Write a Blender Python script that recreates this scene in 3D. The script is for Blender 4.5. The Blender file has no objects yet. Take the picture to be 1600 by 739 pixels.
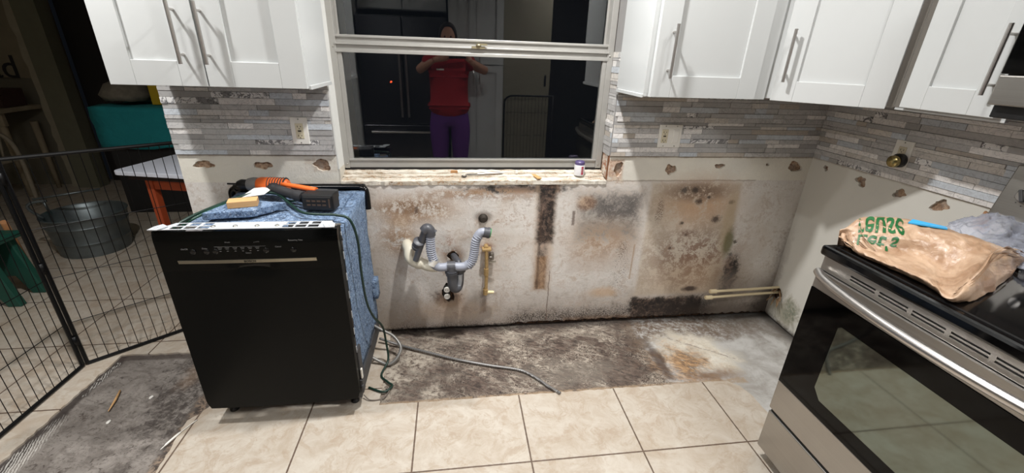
import bpy, bmesh, math, random
from mathutils import Vector, Matrix, noise as mn
from mathutils.bvhtree import BVHTree
random.seed(7)
SC = bpy.context.scene
COL = SC.collection
PI = math.pi
# ------------------------------------------------------------------ camera
cam = bpy.data.objects.new('camera', bpy.data.cameras.new('camera')); COL.objects.link(cam)
R_ = Vector((.99105, -.12939, .03274)); U_ = Vector((.02094, .39297, .91931)); F_ = Vector((.13182, .91040, -.39217))
CP = Vector((-1.9177, -2.0433, 1.4422))
cam.matrix_world = Matrix(((R_.x, U_.x, -F_.x, CP.x), (R_.y, U_.y, -F_.y, CP.y), (R_.z, U_.z, -F_.z, CP.z), (0, 0, 0, 1)))
cam.data.sensor_width = 36; cam.data.lens = 664.3/1600*36; cam.data.clip_start = .02
SC.camera = cam
# ------------------------------------------------------------------ world, lights, exposure
SC.view_settings.view_transform = 'Standard'; SC.view_settings.look = 'None'
SC.view_settings.gamma = 1; SC.view_settings.use_curve_mapping = False
SC.view_settings.exposure = 0.0
w = bpy.data.worlds.new('night'); SC.world = w; w.use_nodes = True
w.node_tree.nodes['Background'].inputs[0].default_value = (.010, .012, .016, 1)
w.node_tree.nodes['Background'].inputs[1].default_value = .3
def lamp(name, loc, power, r, col=(1, .995, .985), shape='DISK', sy=None):
    l = bpy.data.lights.new(name, 'AREA'); l.shape = shape; l.size = r*2; l.energy = power; l.color = col; l.spread = math.radians(150 if r < .1 else 180)
    if sy: l.size_y = sy
    o = bpy.data.objects.new(name, l); COL.objects.link(o); o.location = loc; return o
lamp('sink_downlight', (-1.62, -.55, 2.41), 33, .04)
lamp('corner_downlight', (-.62, -.86, 2.41), 6, .05)
lamp('peninsula_downlight', (-3.20, -.64, 2.41), 23, .045)
lamp('fill_light', (-.55, -2.25, 2.38), 27, .30)  # added soft fill from the right, lifts the shaded walls
lamp('fill_light', (-3.35, -2.25, 2.38), 21, .30)  # added soft fill from the left, same purpose
# ------------------------------------------------------------------ helpers
def srgb(*c):
    return tuple((x/255/12.92 if x/255 <= .04045 else ((x/255+.055)/1.055)**2.4) for x in c)
WM = {}
def link(name, me, parent=None):
    o = bpy.data.objects.new(name, me); COL.objects.link(o)
    if parent is not None:
        o.parent = parent; M = WM.get(parent.name, Matrix()); WM[o.name] = M
        me.transform(M.inverted())
    return o
def obj(name, bm, mat, parent=None, smooth=0, bevel=0, sub=0, kind=None):
    bmesh.ops.recalc_face_normals(bm, faces=bm.faces)
    me = bpy.data.meshes.new(name); bm.to_mesh(me); bm.free()
    for m in (mat if isinstance(mat, (list, tuple)) else [mat]): me.materials.append(m)
    o = link(name, me, parent)
    if smooth:
        for p in me.polygons: p.use_smooth = True
        if smooth != 1 and smooth > 1: me.set_sharp_from_angle(angle=math.radians(smooth))
    if bevel:
        md = o.modifiers.new('bevel', 'BEVEL'); md.width = bevel; md.segments = 2; md.limit_method = 'ANGLE'; md.angle_limit = math.radians(40)
    if sub:
        md = o.modifiers.new('sub', 'SUBSURF'); md.levels = sub; md.render_levels = sub
    if kind: o['kind'] = kind
    return o
def thing(name, label, cat, loc=(0, 0, 0), rz=0, group=None):
    o = bpy.data.objects.new(name, None); COL.objects.link(o); o.empty_display_size = .05
    o.location = loc; o.rotation_euler = (0, 0, rz)
    WM[o.name] = Matrix.Translation(loc) @ Matrix.Rotation(rz, 4, 'Z')
    return tag(o, label, cat, group)
def tag(o, label, cat, group=None):
    o['label'] = label; o['category'] = cat
    if group: o['group'] = group
    return o
def BM(): return bmesh.new()
def box(bm, lo, hi, M=None, mi=0):
    vs = [bm.verts.new((x, y, z)) for x in (lo[0], hi[0]) for y in (lo[1], hi[1]) for z in (lo[2], hi[2])]
    fs = []
    for f in ((0, 1, 3, 2), (4, 6, 7, 5), (0, 4, 5, 1), (2, 3, 7, 6), (0, 2, 6, 4), (1, 5, 7, 3)):
        g = bm.faces.new([vs[i] for i in f]); g.material_index = mi; fs.append(g)
    if M is not None:
        for v in vs: v.co = M @ v.co
    return fs
def B(lo, hi, M=None):
    bm = BM(); box(bm, lo, hi, M); return bm
def prism(bm, pts, f0, f1, mi=0):
    """pts list of 2D; f0,f1 map (a,b) to 3D for the two caps"""
    a = [bm.verts.new(f0(*p)) for p in pts]; b = [bm.verts.new(f1(*p)) for p in pts]
    n = len(pts); fs = [bm.faces.new(a), bm.faces.new(b[::-1])]
    for i in range(n): fs.append(bm.faces.new((a[i], a[(i+1) % n], b[(i+1) % n], b[i])))
    for f in fs: f.material_index = mi
def tube(bm, path, r, n=10, caps=True, mi=0, ribs=None):
    path = [Vector(p) for p in path]; rs = r if isinstance(r, (list, tuple)) else [r]*len(path)
    t0 = (path[1]-path[0]).normalized(); up = Vector((0, 0, 1)) if abs(t0.z) < .9 else Vector((1, 0, 0))
    nx = t0.cross(up).normalized(); rings = []
    for i, p in enumerate(path):
        t = (path[min(i+1, len(path)-1)]-path[max(i-1, 0)]).normalized()
        nx = (nx - t*nx.dot(t)).normalized(); ny = t.cross(nx)
        rings.append([bm.verts.new(p+(nx*math.cos(a*2*PI/n)+ny*math.sin(a*2*PI/n))*rs[i]) for a in range(n)])
    for a, b in zip(rings, rings[1:]):
        for k in range(n):
            f = bm.faces.new((a[k], a[(k+1) % n], b[(k+1) % n], b[k])); f.material_index = mi; f.smooth = True
    if caps:
        bm.faces.new(rings[0][::-1]).material_index = mi; bm.faces.new(rings[-1]).material_index = mi
def smooth_path(pts, n=8):
    P = [Vector(p) for p in pts]; P = [P[0]*2-P[1]]+P+[P[-1]*2-P[-2]]; out = []
    for i in range(1, len(P)-2):
        for k in range(n):
            t = k/n; a, b, c, d = P[i-1:i+3]
            out.append(.5*((2*b)+(c-a)*t+(2*a-5*b+4*c-d)*t*t+(3*b-a-3*c+d)*t**3))
    out.append(P[-2]); return out
def lathe(bm, prof, c, axis='Z', n=28, mi=0, M=None):
    rings = []
    for r, h in prof:
        ring = []
        for k in range(n):
            a = 2*PI*k/n; x, y = r*math.cos(a), r*math.sin(a)
            v = {'Z': (x, y, h), 'Y': (x, h, y), 'X': (h, x, y)}[axis]
            v = Vector(v)
            if M is not None: v = M @ v
            ring.append(bm.verts.new(v+Vector(c)))
        rings.append(ring)
    for a, b in zip(rings, rings[1:]):
        for k in range(n):
            f = bm.faces.new((a[k], a[(k+1) % n], b[(k+1) % n], b[k])); f.material_index = mi; f.smooth = True
    if prof[0][0] > 1e-6: bm.faces.new(rings[0][::-1]).material_index = mi
    if prof[-1][0] > 1e-6: bm.faces.new(rings[-1]).material_index = mi
def plate(bm, loops, f, thick):
    """flat plate with holes; loops of 2D points, f(a,b,d) -> 3D (d = depth)"""
    edges = []; L = []
    for lp in loops:
        vs = [bm.verts.new(f(a, b, 0)) for a, b in lp]; L.append(vs)
        edges += [bm.edges.new((vs[i], vs[(i+1) % len(vs)])) for i in range(len(vs))]
    bmesh.ops.triangle_fill(bm, use_beauty=True, edges=edges)
    for lp, vs in zip(loops, L):
        ws = [bm.verts.new(f(a, b, thick)) for a, b in lp]; n = len(vs)
        for i in range(n): bm.faces.new((vs[i], vs[(i+1) % n], ws[(i+1) % n], ws[i]))
def blob_loop(cx, cz, rx, rz, seed, n=18, amp=.35):
    rnd = random.Random(seed); o = []; ph = [rnd.uniform(0, 6.28) for _ in range(4)]
    for k in range(n):
        a = 2*PI*k/n; r = 1+amp*(.5*math.sin(2*a+ph[0])+.35*math.sin(3*a+ph[1])+.3*math.sin(5*a+ph[2]))+rnd.uniform(-.08, .08)
        o.append((cx+rx*r*math.cos(a), cz+rz*r*math.sin(a)))
    return o
def ragged(pts, step=.02, amp=.004, seed=1, closed=True):
    rnd = random.Random(seed); o = []; n = len(pts)
    for i in range(n if closed else n-1):
        a, b = Vector(pts[i]), Vector(pts[(i+1) % n]); L = (b-a).length; m = max(1, int(L/step)); nn = Vector((-(b-a).y, (b-a).x))/max(L, 1e-6)
        for k in range(m):
            p = a.lerp(b, k/m)
            if k: p = p+nn*rnd.uniform(-amp, amp)
            o.append((p.x, p.y))
    return o
# ------------------------------------------------------------------ node helpers
class G:
    def __init__(s, name):
        s.m = bpy.data.materials.new(name); s.m.use_nodes = True; s.t = s.m.node_tree
        s.b = s.t.nodes['Principled BSDF']; s.N = s.t.nodes; s.L = s.t.links
        g = s.N.new('ShaderNodeNewGeometry'); sp = s.N.new('ShaderNodeSeparateXYZ'); s.L.new(g.outputs['Position'], sp.inputs[0])
        s.P = g.outputs['Position']; s.X, s.Y, s.Z = (V(s, sp.outputs[i]) for i in range(3))
    def local(s):
        t = s.N.new('ShaderNodeTexCoord'); s.P = t.outputs['Object']; sp = s.N.new('ShaderNodeSeparateXYZ'); s.L.new(s.P, sp.inputs[0])
        s.X, s.Y, s.Z = (V(s, sp.outputs[i]) for i in range(3)); return s
    def put(s, inp, v):
        if isinstance(v, V): v = v.s
        if isinstance(v, bpy.types.NodeSocket): s.L.new(v, inp)
        elif isinstance(v, tuple) and len(v) == 3 and inp.type == 'RGBA': inp.default_value = (*v, 1)
        else: inp.default_value = v
    def math(s, op, *a):
        n = s.N.new('ShaderNodeMath'); n.operation = op
        for i, x in enumerate(a): s.put(n.inputs[i], x)
        return V(s, n.outputs[0])
    def noise(s, scale, detail=4, rough=.55, dist=0, st=None, off=None, rot=0):
        n = s.N.new('ShaderNodeTexNoise'); n.inputs['Scale'].default_value = scale; n.inputs['Detail'].default_value = detail
        n.inputs['Roughness'].default_value = rough; n.inputs['Distortion'].default_value = dist
        src = s.P
        if rot:
            mp = s.N.new('ShaderNodeMapping'); s.L.new(src, mp.inputs[0]); src = mp.outputs[0]; mp.inputs['Rotation'].default_value = (0, 0, rot)
        if st or off:
            mp = s.N.new('ShaderNodeMapping'); s.L.new(src, mp.inputs[0]); src = mp.outputs[0]
            if st: mp.inputs['Scale'].default_value = st
            if off: mp.inputs['Location'].default_value = off
        s.L.new(src, n.inputs['Vector']); return V(s, n.outputs[0])
    def ss(s, v, a, b):
        n = s.N.new('ShaderNodeMapRange'); n.interpolation_type = 'SMOOTHSTEP'
        if a > b: n.inputs[1].default_value, n.inputs[2].default_value, n.inputs[3].default_value, n.inputs[4].default_value = b, a, 1, 0
        else: n.inputs[1].default_value, n.inputs[2].default_value = a, b
        s.put(n.inputs[0], v); return V(s, n.outputs[0])
    def mix(s, f, a, b):
        n = s.N.new('ShaderNodeMix'); n.data_type = 'RGBA'
        s.put(n.inputs[0], f); s.put(n.inputs[6], a); s.put(n.inputs[7], b); return V(s, n.outputs[2])
    def ell(s, a, b, ca, cb, ra, rb, n=None, amp=.6, soft=.25, rot=0):
        da, db = a-ca, b-cb
        if rot:
            c, q = math.cos(rot), math.sin(rot); da, db = da*c+db*q, db*c-da*q
        da, db = da*(1/ra), db*(1/rb); d = s.math('SQRT', da*da+db*db)
        if n is not None: d = d+(n-.5)*amp*4.5
        return s.ss(d, 1+soft, 1-soft)
    def rect(s, a, b, a0, a1, b0, b1, n=None, amp=.02, soft=.01):
        d = s.math('MAXIMUM', s.math('ABSOLUTE', a-(a0+a1)/2)-(a1-a0)/2, s.math('ABSOLUTE', b-(b0+b1)/2)-(b1-b0)/2)
        if n is not None: d = d+(n-.5)*amp*4.5
        return s.ss(d, soft, -soft)
    def out(s, col=None, rough=None, metal=None, bump=None, bd=.002, bs=.5, spec=None, **kw):
        if col is not None: s.put(s.b.inputs['Base Color'], col)
        if rough is not None: s.put(s.b.inputs['Roughness'], rough)
        if metal is not None: s.put(s.b.inputs['Metallic'], metal)
        if spec is not None: s.put(s.b.inputs['Specular IOR Level'], spec)
        for k, v in kw.items(): s.put(s.b.inputs[k.replace('_', ' ')], v)
        if bump is not None:
            n = s.N.new('ShaderNodeBump'); n.inputs['Distance'].default_value = bd; n.inputs['Strength'].default_value = bs
            s.put(n.inputs['Height'], bump); s.L.new(n.outputs[0], s.b.inputs['Normal'])
        return s.m
class V:
    def __init__(s, g, k): s.g, s.s = g, k
    def __add__(s, o): return s.g.math('ADD', s, o)
    def __radd__(s, o): return s.g.math('ADD', o, s)
    def __sub__(s, o): return s.g.math('SUBTRACT', s, o)
    def __rsub__(s, o): return s.g.math('SUBTRACT', o, s)
    def __mul__(s, o): return s.g.math('MULTIPLY', s, o)
    __rmul__ = __mul__
def simple(name, col, rough=.5, metal=0, var=.08, scale=30, bump=0, spec=.5, local=False, **kw):
    g = G(name)
    if local: g.local()
    n = g.noise(scale, 3); c = srgb(*col)
    lo = tuple(x*(1-var) for x in c); hi = tuple(min(1, x*(1+var)) for x in c)
    return g.out(g.mix(n, lo, hi), rough=rough, metal=metal, spec=spec, bump=n if bump else None, bd=bump or .001, bs=.6, **kw)
# ------------------------------------------------------------------ materials
M = {}
M['cab'] = simple('white_painted_cabinet', (190, 192, 191), .34, var=.02, scale=6)
M['steel_bar'] = simple('brushed_nickel', (192, 188, 184), .28, .95, .08, 60)
g = G('brushed_stainless'); n = g.noise(30, 3, st=(1, .05, 14)); n2 = g.noise(3, 3)
M['steel'] = g.out(g.mix(n*.35+n2*.65, srgb(142, 138, 133), srgb(184, 180, 174)), rough=g.ss(n, 0, 1)*.08+.28, metal=.9)
M['black'] = simple('black_gloss', (9, 9, 10), .12, 0, .2, 20)
M['blackmat'] = simple('black_plastic', (16, 16, 17), .45, 0, .2, 40)
M['blackglass'] = simple('black_oven_glass', (3, 3, 3), .06, 0, .1, 10, spec=.18)
M['cooktop'] = simple('black_ceramic_glass', (5, 5, 6), .07, 0, .1, 10, spec=.6)
M['wire'] = simple('black_powder_coated_wire', (8, 8, 9), .4, 0, .2, 40, spec=.3)
M['darkgrey'] = simple('dark_grey_plastic', (62, 62, 64), .5, 0, .15, 50)
M['white'] = simple('white_plastic', (225, 222, 214), .4, 0, .03, 20)
M['almond'] = simple('off_white_receptacle', (205, 196, 170), .4, 0, .05, 20)
M['zinc'] = simple('zinc_plated_steel', (206, 210, 214), .4, .35, .08, 60)
M['alu'] = simple('mill_aluminium_window_frame', (168, 166, 161), .42, .35, .12, 18)
M['vinyl'] = simple('painted_jamb_board', (214, 214, 210), .5, 0, .06, 14)
M['ceiling'] = simple('ceiling_paint', (225, 222, 215), .8, 0, .03, 5)
M['wallpaint'] = simple('cream_wall_paint', (205, 200, 186), .8, 0, .06, 5)
M['dimwall'] = simple('olive_grey_wall_paint', (112, 106, 90), .85, 0, .12, 4)
M['screwm'] = simple('steel_screw', (170, 168, 160), .35, 1)
# floor tiles
S_, OX, OY = .4546, -2.0986, -.8983
g = G('cream_ceramic_floor_tiles')
def grid(v, o):
    f = g.math('FRACT', (v-o)*(1/S_)); return g.math('MINIMUM', f, 1-f)*S_
gx, gy = grid(g.X, OX), grid(g.Y, OY); gr = g.math('MINIMUM', gx, gy); wn = g.noise(60, 2)
line = g.ss(gr+(wn-.5)*.002, .0042, .0022)
ix = g.math('FLOOR', (g.X-OX)*(1/S_)); iy = g.math('FLOOR', (g.Y-OY)*(1/S_)); h = g.math('FRACT', g.math('SINE', ix*12.9898+iy*78.233)*437.58)
n1 = g.noise(9, 9, .72, .8); n2 = g.noise(22, 6, .72, .8); n3 = g.noise(2.3, 4, .6, .8); n4 = g.noise(13, 8, .74, 1.2, off=(4, 2, 0))
c = g.mix(g.ss(n1, .32, .68), srgb(198, 184, 166), srgb(222, 215, 202))
c = g.mix(g.ss(n4, .50, .60)*g.ss(n4, .70, .60)*.4, c, srgb(176, 152, 126)); c = g.mix(g.ss(n2, .52, .75)*.3, c, srgb(190, 170, 148))
c = g.mix(g.ss(n3, .55, .75)*.3, c, srgb(236, 230, 218)); c = g.mix(h*.08, c, srgb(180, 160, 140))
dirt = g.noise(3.1, 5, .7, .5, off=(9, 3, 0))
c = g.mix(g.ss(dirt, .58, .8)*.35, c, srgb(150, 128, 104))
# dirty old grime left of the dishwasher footprint
c = g.mix(line, c, g.mix(wn, srgb(70, 54, 46), srgb(112, 92, 78)))
c = g.mix(.34, c, srgb(112, 98, 84)); M['floor'] = g.out(c, rough=g.ss(n2, .2, .8)*.15+.28, bump=n2*.25-line*1.2, bd=.0015, bs=.5)
# concrete slab with old adhesive
g = G('concrete_slab_with_old_mastic')
X, Y = g.X, g.Y
nf = g.noise(42, 8, .72, .6); nm = g.noise(9, 8, .68, .4); sw = g.noise(7, 10, .68, 2.8, st=(1, 2.6, 1)); sw2 = g.noise(16, 8, .75, 3.5, st=(1.1, 2.2, 1), off=(3, 7, 0)); nl = g.noise(4, 4, .6, .5)
fine = g.noise(150, 3, .7)
base = g.mix(g.ss(nm, .3, .7), srgb(150, 145, 138), srgb(190, 188, 184))
base = g.mix(g.ss(nf, .62, .72)*.35, base, srgb(110, 100, 88))
# mastic area
ns = g.noise(9, 9, .66, 1.4, st=(1, 2.8, 1), rot=.35); ns2 = g.noise(22, 8, .7, 1.0, st=(1, 3.2, 1), rot=.5, off=(3, 7, 0)); r1 = g.noise(5, 3, .5, 1.8, rot=.3, off=(8, 1, 0)); r2 = g.noise(8, 3, .5, 2.4, rot=.8, off=(2, 5, 0))
dark = g.mix(g.ss(ns2, .35, .65), srgb(46, 36, 31), srgb(98, 82, 72))
pale = g.mix(g.ss(nf, .3, .7), srgb(146, 134, 120), srgb(198, 188, 172))
bl = g.ss(ns+(nf-.5)*.22, .51, .62)*.8
for rr_, wd_ in ((r1, .009), (r2, .009)):
    for lv in (.38, .43, .48, .53, .58): bl = g.math('MAXIMUM', bl, g.ss(g.math('ABSOLUTE', rr_-lv), wd_, wd_*.3)*g.ss(nm, .40, .52)*.85)
bl = g.math('MAXIMUM', bl, g.ss(ns2, .54, .66)*.5)
bl = g.math('MAXIMUM', bl, g.ell(X, Y, -2.17, -.36, .18, .20, nm, .8, .6)*.8*g.ss(nf, .38, .55))
bl = g.math('MAXIMUM', bl, g.ell(X, Y, -2.0, -.07, .45, .06, nf, .9, .6)*.65*g.ss(ns, .4, .55))
bl = g.math('MAXIMUM', bl, g.ell(X, Y, -1.35, -.08, .5, .06, nf, .9, .6)*.6*g.ss(ns, .42, .55))
bl = bl*(g.ss(g.noise(3.2, 5, .6, 1.0, rot=.4, off=(5, 5, 0)), .38, .60)*.85+.15)
mast = g.mix(bl, dark, pale)
mast = g.mix(g.ell(X, Y, -1.35, -.42, .2, .1, nm, .9, .5)*.5, mast, srgb(120, 112, 102))
mm = g.rect(X, Y, -2.5, -.885, -1, .1, nm, .03, .03)
c = g.mix(mm, base, mast)
# light grey-brown to the back right corner
c = g.mix(g.rect(X, Y, -.95, -.35, -.22, .1, nm, .05, .08)*g.ss(nf, .38, .58), c, srgb(104, 88, 74)); c = g.mix(g.ell(X, Y, -.35, -.10, .3, .10, nm, .5, .7)*g.ss(nf, .4, .56)*.7, c, srgb(120, 104, 90))
c = g.mix(g.ell(X, Y, -.15, -.12, .3, .1, nm, .6, .5)*.35, c, srgb(96, 84, 72))
# creamy levelling patch with rust
c = g.mix(g.ell(X, Y, -.66, -.33, .20, .18, nm, .45, .4)*.85, c, g.mix(g.ss(nf, .3, .7), srgb(206, 196, 176), srgb(232, 226, 212)))
c = g.mix(g.ell(X, Y, -.75, -.40, .14, .14, nm, .8, .8)*g.ss(ns2, .28, .46)*.95, c, g.mix(g.ss(ns2, .42, .60), srgb(92, 66, 46), srgb(184, 146, 104)))
c = g.mix(g.ell(X, Y, -.64, -.50, .12, .04, nm, .5, .7)*.7, c, srgb(106, 78, 56))
c = g.mix(g.ell(X, Y, -.87, -.36, .03, .16, nm, .5, .5)*.8, c, srgb(58, 38, 28))
# cracks of rust
c = g.mix(g.ss(g.math('ABSOLUTE', (X+.95)*.75+(Y+.02)+(nm-.5)*.08), .012, .003)*g.rect(X, Y, -.95, -.45, -.5, -.02)*g.ss(nf, .45, .55)*.5, c, srgb(84, 62, 50))
# darker along both walls; thin-set edge
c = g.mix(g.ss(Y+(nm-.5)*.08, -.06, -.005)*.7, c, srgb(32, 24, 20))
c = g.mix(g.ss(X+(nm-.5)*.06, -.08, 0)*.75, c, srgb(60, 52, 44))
edge = g.rect(X, Y, -2.3, -.5, -.56, -.528, nm, .006, .008)
c = g.mix(edge*.75*g.ss(nf, .35, .5), c, g.mix(nf, srgb(112, 86, 64), srgb(184, 162, 132)))
# slab strip left of the dishwasher
left = g.ss(X, -2.7, -2.75)
lc = g.mix(g.ss(nm, .3, .7), srgb(104, 97, 91), srgb(142, 135, 128))
lc = g.mix(g.ss(ns, .50, .62)*.5, lc, srgb(92, 84, 78)); lc = g.mix(g.ss(nf, .57, .64)*.75, lc, srgb(52, 42, 36))
lc = g.mix(g.ss(nf, .40, .33)*.5, lc, srgb(146, 138, 128))
lc = g.mix(g.ell(X, Y, -3.1, -.35, .16, .3, nm, .8, .5)*g.ss(nf, .42, .55)*.75, lc, srgb(48, 40, 36))
lc = g.mix(g.ss(nl, .56, .66)*g.ss(nf, .5, .58)*.7, lc, srgb(50, 34, 24))
lc = g.mix(g.ell(X, Y, -3.17, -.27, .04, .08, nm, .4, .7)*.4, lc, srgb(138, 112, 88)); lc = g.mix(g.ss(g.noise(70, 5, .8, off=(6, 6, 6)), .54, .62)*.6, lc, srgb(70, 62, 56))
e1 = g.ss(g.math('ABSOLUTE', X+3.575+(nm-.5)*.05), .035, .012); lc = g.mix(e1*.85, lc, srgb(38, 28, 24))
e2 = g.ss(g.math('ABSOLUTE', X+3.03+(nm-.5)*.05), .04, .012); lc = g.mix(e2*.85, lc, g.mix(g.ss(nf, .45, .6), srgb(52, 42, 36), srgb(146, 126, 108)))
e3 = g.ss(g.math('ABSOLUTE', Y+.11+(nm-.5)*.04), .03, .01); lc = g.mix(e3*.7, lc, srgb(52, 40, 34))
comb = g.math('SINE', (X*.9+Y*.35)*700+(nm-.5)*22+(nf-.5)*8)
wb = g.math('MAXIMUM', g.ell(X, Y, -3.55, -.68, .035, .16, nm, .5, .3), g.ell(X, Y, -3.565, -.27, .012, .09, nm, .95, .3)*g.ss(nf, .45, .5))
lc = g.mix(wb*g.ss(comb+(nf-.5)*5, -.3, .6)*.6, lc, srgb(214, 210, 202))
c = g.mix(left, c, lc)
M['concrete'] = g.out(c, rough=.82, bump=nf*.4+ns*.4+fine*.1, bd=.003, bs=.5)
# back wall plaster
g = G('stained_plaster_wall')
X, Z = g.X, g.Z
nf = g.noise(55, 8, .75, .4); nm = g.noise(13, 9, .72, .6); nl = g.noise(3.2, 6, .6, .5); sp = g.noise(95, 5, .8, .2, off=(2, 5, 1)); vs = g.noise(30, 6, .7, .8, st=(1, 1, .35), off=(7, 0, 3)); hs = g.noise(30, 6, .7, .4, st=(.25, 1, 1.4), off=(1, 0, 9))
up = g.mix(g.ss(nl, .3, .7), srgb(226, 221, 208), srgb(214, 210, 200))
lo = g.mix(g.ss(nm, .3, .7), srgb(206, 200, 192), srgb(226, 222, 218))
lo = g.mix(g.ss(nl+(nm-.5)*.4, .50, .66)*.45, lo, srgb(196, 182, 168)); lo = g.mix(g.ss(hs, .56, .7)*.35, lo, srgb(178, 166, 154))
lowm = g.ss(Z+(vs-.5)*.008, .866, .859)
c = g.mix(lowm, up, lo)
c = g.mix(g.ss(g.math('ABSOLUTE', Z-.862+(nm-.5)*.02), .006, .001)*.55*g.rect(X, Z, -1.15, -.3, .8, .9), c, srgb(120, 104, 88))
def st(mask, col, k=1.0):
    global c
    c = g.mix(mask*k, c, srgb(*col) if isinstance(col, tuple) else col)
nc = nm*.55+nf*.45
E = lambda *a, **k: g.ell(X, Z, *[nc if q is nm else q for q in a], **k)
Rc = lambda a0, a1, b0, b1, n_, amp, soft: g.rect(X, Z, a0, a1, b0, b1, nc if n_ is nm else n_, amp, soft)
n5 = g.noise(140, 6, .8, .3, off=(3, 1, 4)); mot = nm*.5+nf*.3+n5*.2
tan = g.mix(g.ss(mot, .42, .58), srgb(196, 172, 146), srgb(150, 118, 90)); blk = g.mix(g.ss(mot, .44, .58), srgb(30, 24, 22), srgb(112, 92, 80))
mold = g.mix(g.ss(mot, .40, .60), srgb(100, 96, 94), srgb(172, 166, 158)); brown = g.mix(g.ss(mot, .42, .58), srgb(70, 48, 34), srgb(150, 118, 90))
# faint large staining all over, then grime toward the floor
st(g.ss(mot, .49, .58)*lowm, (180, 164, 148), .6)
st(g.ss(g.noise(7, 8, .7, 1.2, off=(5, 5, 5)), .55, .68)*lowm, (170, 148, 128), .45)
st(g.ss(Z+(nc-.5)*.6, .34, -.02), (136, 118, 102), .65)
st(g.ss(sp, .61, .66)*g.ss(Z+(nm-.5)*.4, .30, .05), (62, 48, 40), .85)
st(g.ss(sp, .68, .72)*lowm*g.ss(nm, .48, .6), (104, 78, 60), .85)
st(g.ss(n5, .68, .73)*lowm*g.ss(nl, .45, .6), (92, 70, 56), .7)
# streaks under sill
st(E(-1.60, .822, .26, .022, nm, .7, .5), blk, .95)
st(E(-1.70, .79, .34, .03, nm, .7, .7)*g.ss(mot, .45, .53), brown, .55)
st(E(-1.80, .808, .26, .016, nm, .9, .6)*g.ss(mot, .44, .54), tan, .9)
st(E(-1.95, .79, .2, .02, nm, .9, .6)*g.ss(mot, .48, .56), brown, .6)
st(Rc(-1.44, -1.38, .80, .86, nm, .02, .015), brown, .7)
# dark column
st(Rc(-1.50, -1.40, .23, .86, nm, .016, .02), tan, .6)
st(Rc(-1.49, -1.40, .52, .86, nm, .016, .018)*g.ss(mot, .66, .55), blk, 1)
st(Rc(-1.475, -1.43, .40, .60, nm, .016, .015)*g.ss(mot, .58, .48), blk, .8)
st(Rc(-1.485, -1.425, .235, .44, nm, .010, .010), g.mix(g.ss(mot, .44, .58), srgb(112, 80, 52), srgb(172, 140, 108)), .85)
st(Rc(-1.478, -1.466, .24, .8, vs, .006, .005), (70, 54, 44), .6)
# mottled brown left
st(E(-2.12, .715, .21, .075, nm, .7, .6)*g.ss(mot, .42, .52), tan, .95)
st(E(-2.13, .73, .15, .04, nm, .7, .5)*g.ss(mot, .46, .52), brown, .85)
st(E(-2.19, .66, .06, .03, nm, .7, .5), tan, .7)
st(E(-2.2, .56, .10, .10, nm, .7, .6)*g.ss(mot, .44, .52), tan, .9)
st(E(-2.22, .55, .04, .05, nm, .7, .5)*g.ss(n5, .52, .6), brown, .9)
st(E(-1.66, .62, .16, .12, nm, .7, .8)*g.ss(mot, .50, .58), (160, 128, 106), .7)
st(E(-1.57, .74, .08, .05, nm, .7, .7)*g.ss(mot, .46, .58), (150, 142, 136), .6)
st(Rc(-2.115, -2.10, .70, .735, vs, .006, .004), (84, 60, 44), .8)
# rust about the pipe holes
st(E(-1.93, .46, .06, .045, nm, .6, .5)*g.ss(mot, .42, .52), brown, .85)
st(E(-1.955, .20, .08, .06, nm, .6, .45), brown, .85)
st(E(-1.97, .52, .05, .05, nm, .7, .5)*g.ss(mot, .48, .54), (160, 112, 84), .8)
st(E(-1.76, .50, .045, .03, nm, .6, .5)*g.ss(mot, .42, .55), (150, 100, 66), .8)
st(E(-1.775, .675, .045, .028, nm, .5, .4), (104, 88, 74), .7)
st(Rc(-1.785, -1.75, .10, .23, vs, .012, .012), (88, 64, 50), .55)
st(E(-1.95, .12, .2, .06, nm, .7, .7), tan, .5)
# grey mould patch
st(Rc(-1.30, -.93, .34, .81, nm, .02, .035), (190, 178, 168), .6)
st(Rc(-1.26, -.94, .54, .79, nm, .04, .05)*g.ss(mot, .34, .47), mold, .92)
st(Rc(-1.17, -.95, .65, .775, nm, .04, .04)*g.ss(mot, .38, .50), g.mix(g.ss(mot, .45, .58), srgb(74, 70, 69), srgb(142, 135, 130)), .85)
st(E(-1.13, .60, .12, .04, nm, .7, .7)*g.ss(mot, .42, .55), mold, .7)
st(E(-1.235, .745, .05, .04, nm, .6, .45), g.mix(g.ss(mot, .44, .56), srgb(120, 86, 62), srgb(190, 158, 126)), .7)
st(E(-1.12, .53, .19, .10, nm, .7, .8)*g.ss(mot, .41, .53), tan, .8)
st(E(-1.2, .42, .1, .06, nm, .7, .8)*g.ss(mot, .46, .56), tan, .5)
st(Rc(-1.305, -1.29, .62, .70, nm, .006, .005), (84, 62, 50), .7)
st(Rc(-.937, -.928, .28, .5, nm, .004, .004), (168, 140, 112), .7)
st(E(-.99, .32, .05, .14, nm, .7, .6)*g.ss(n5, .54, .60), (62, 48, 40), .95)
st(E(-1.0, .47, .03, .05, nm, .7, .5)*g.ss(n5, .50, .58), (72, 56, 46), .9)
st(E(-1.08, .2, .08, .03, nm, .7, .6), (200, 166, 130), .6)
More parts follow.
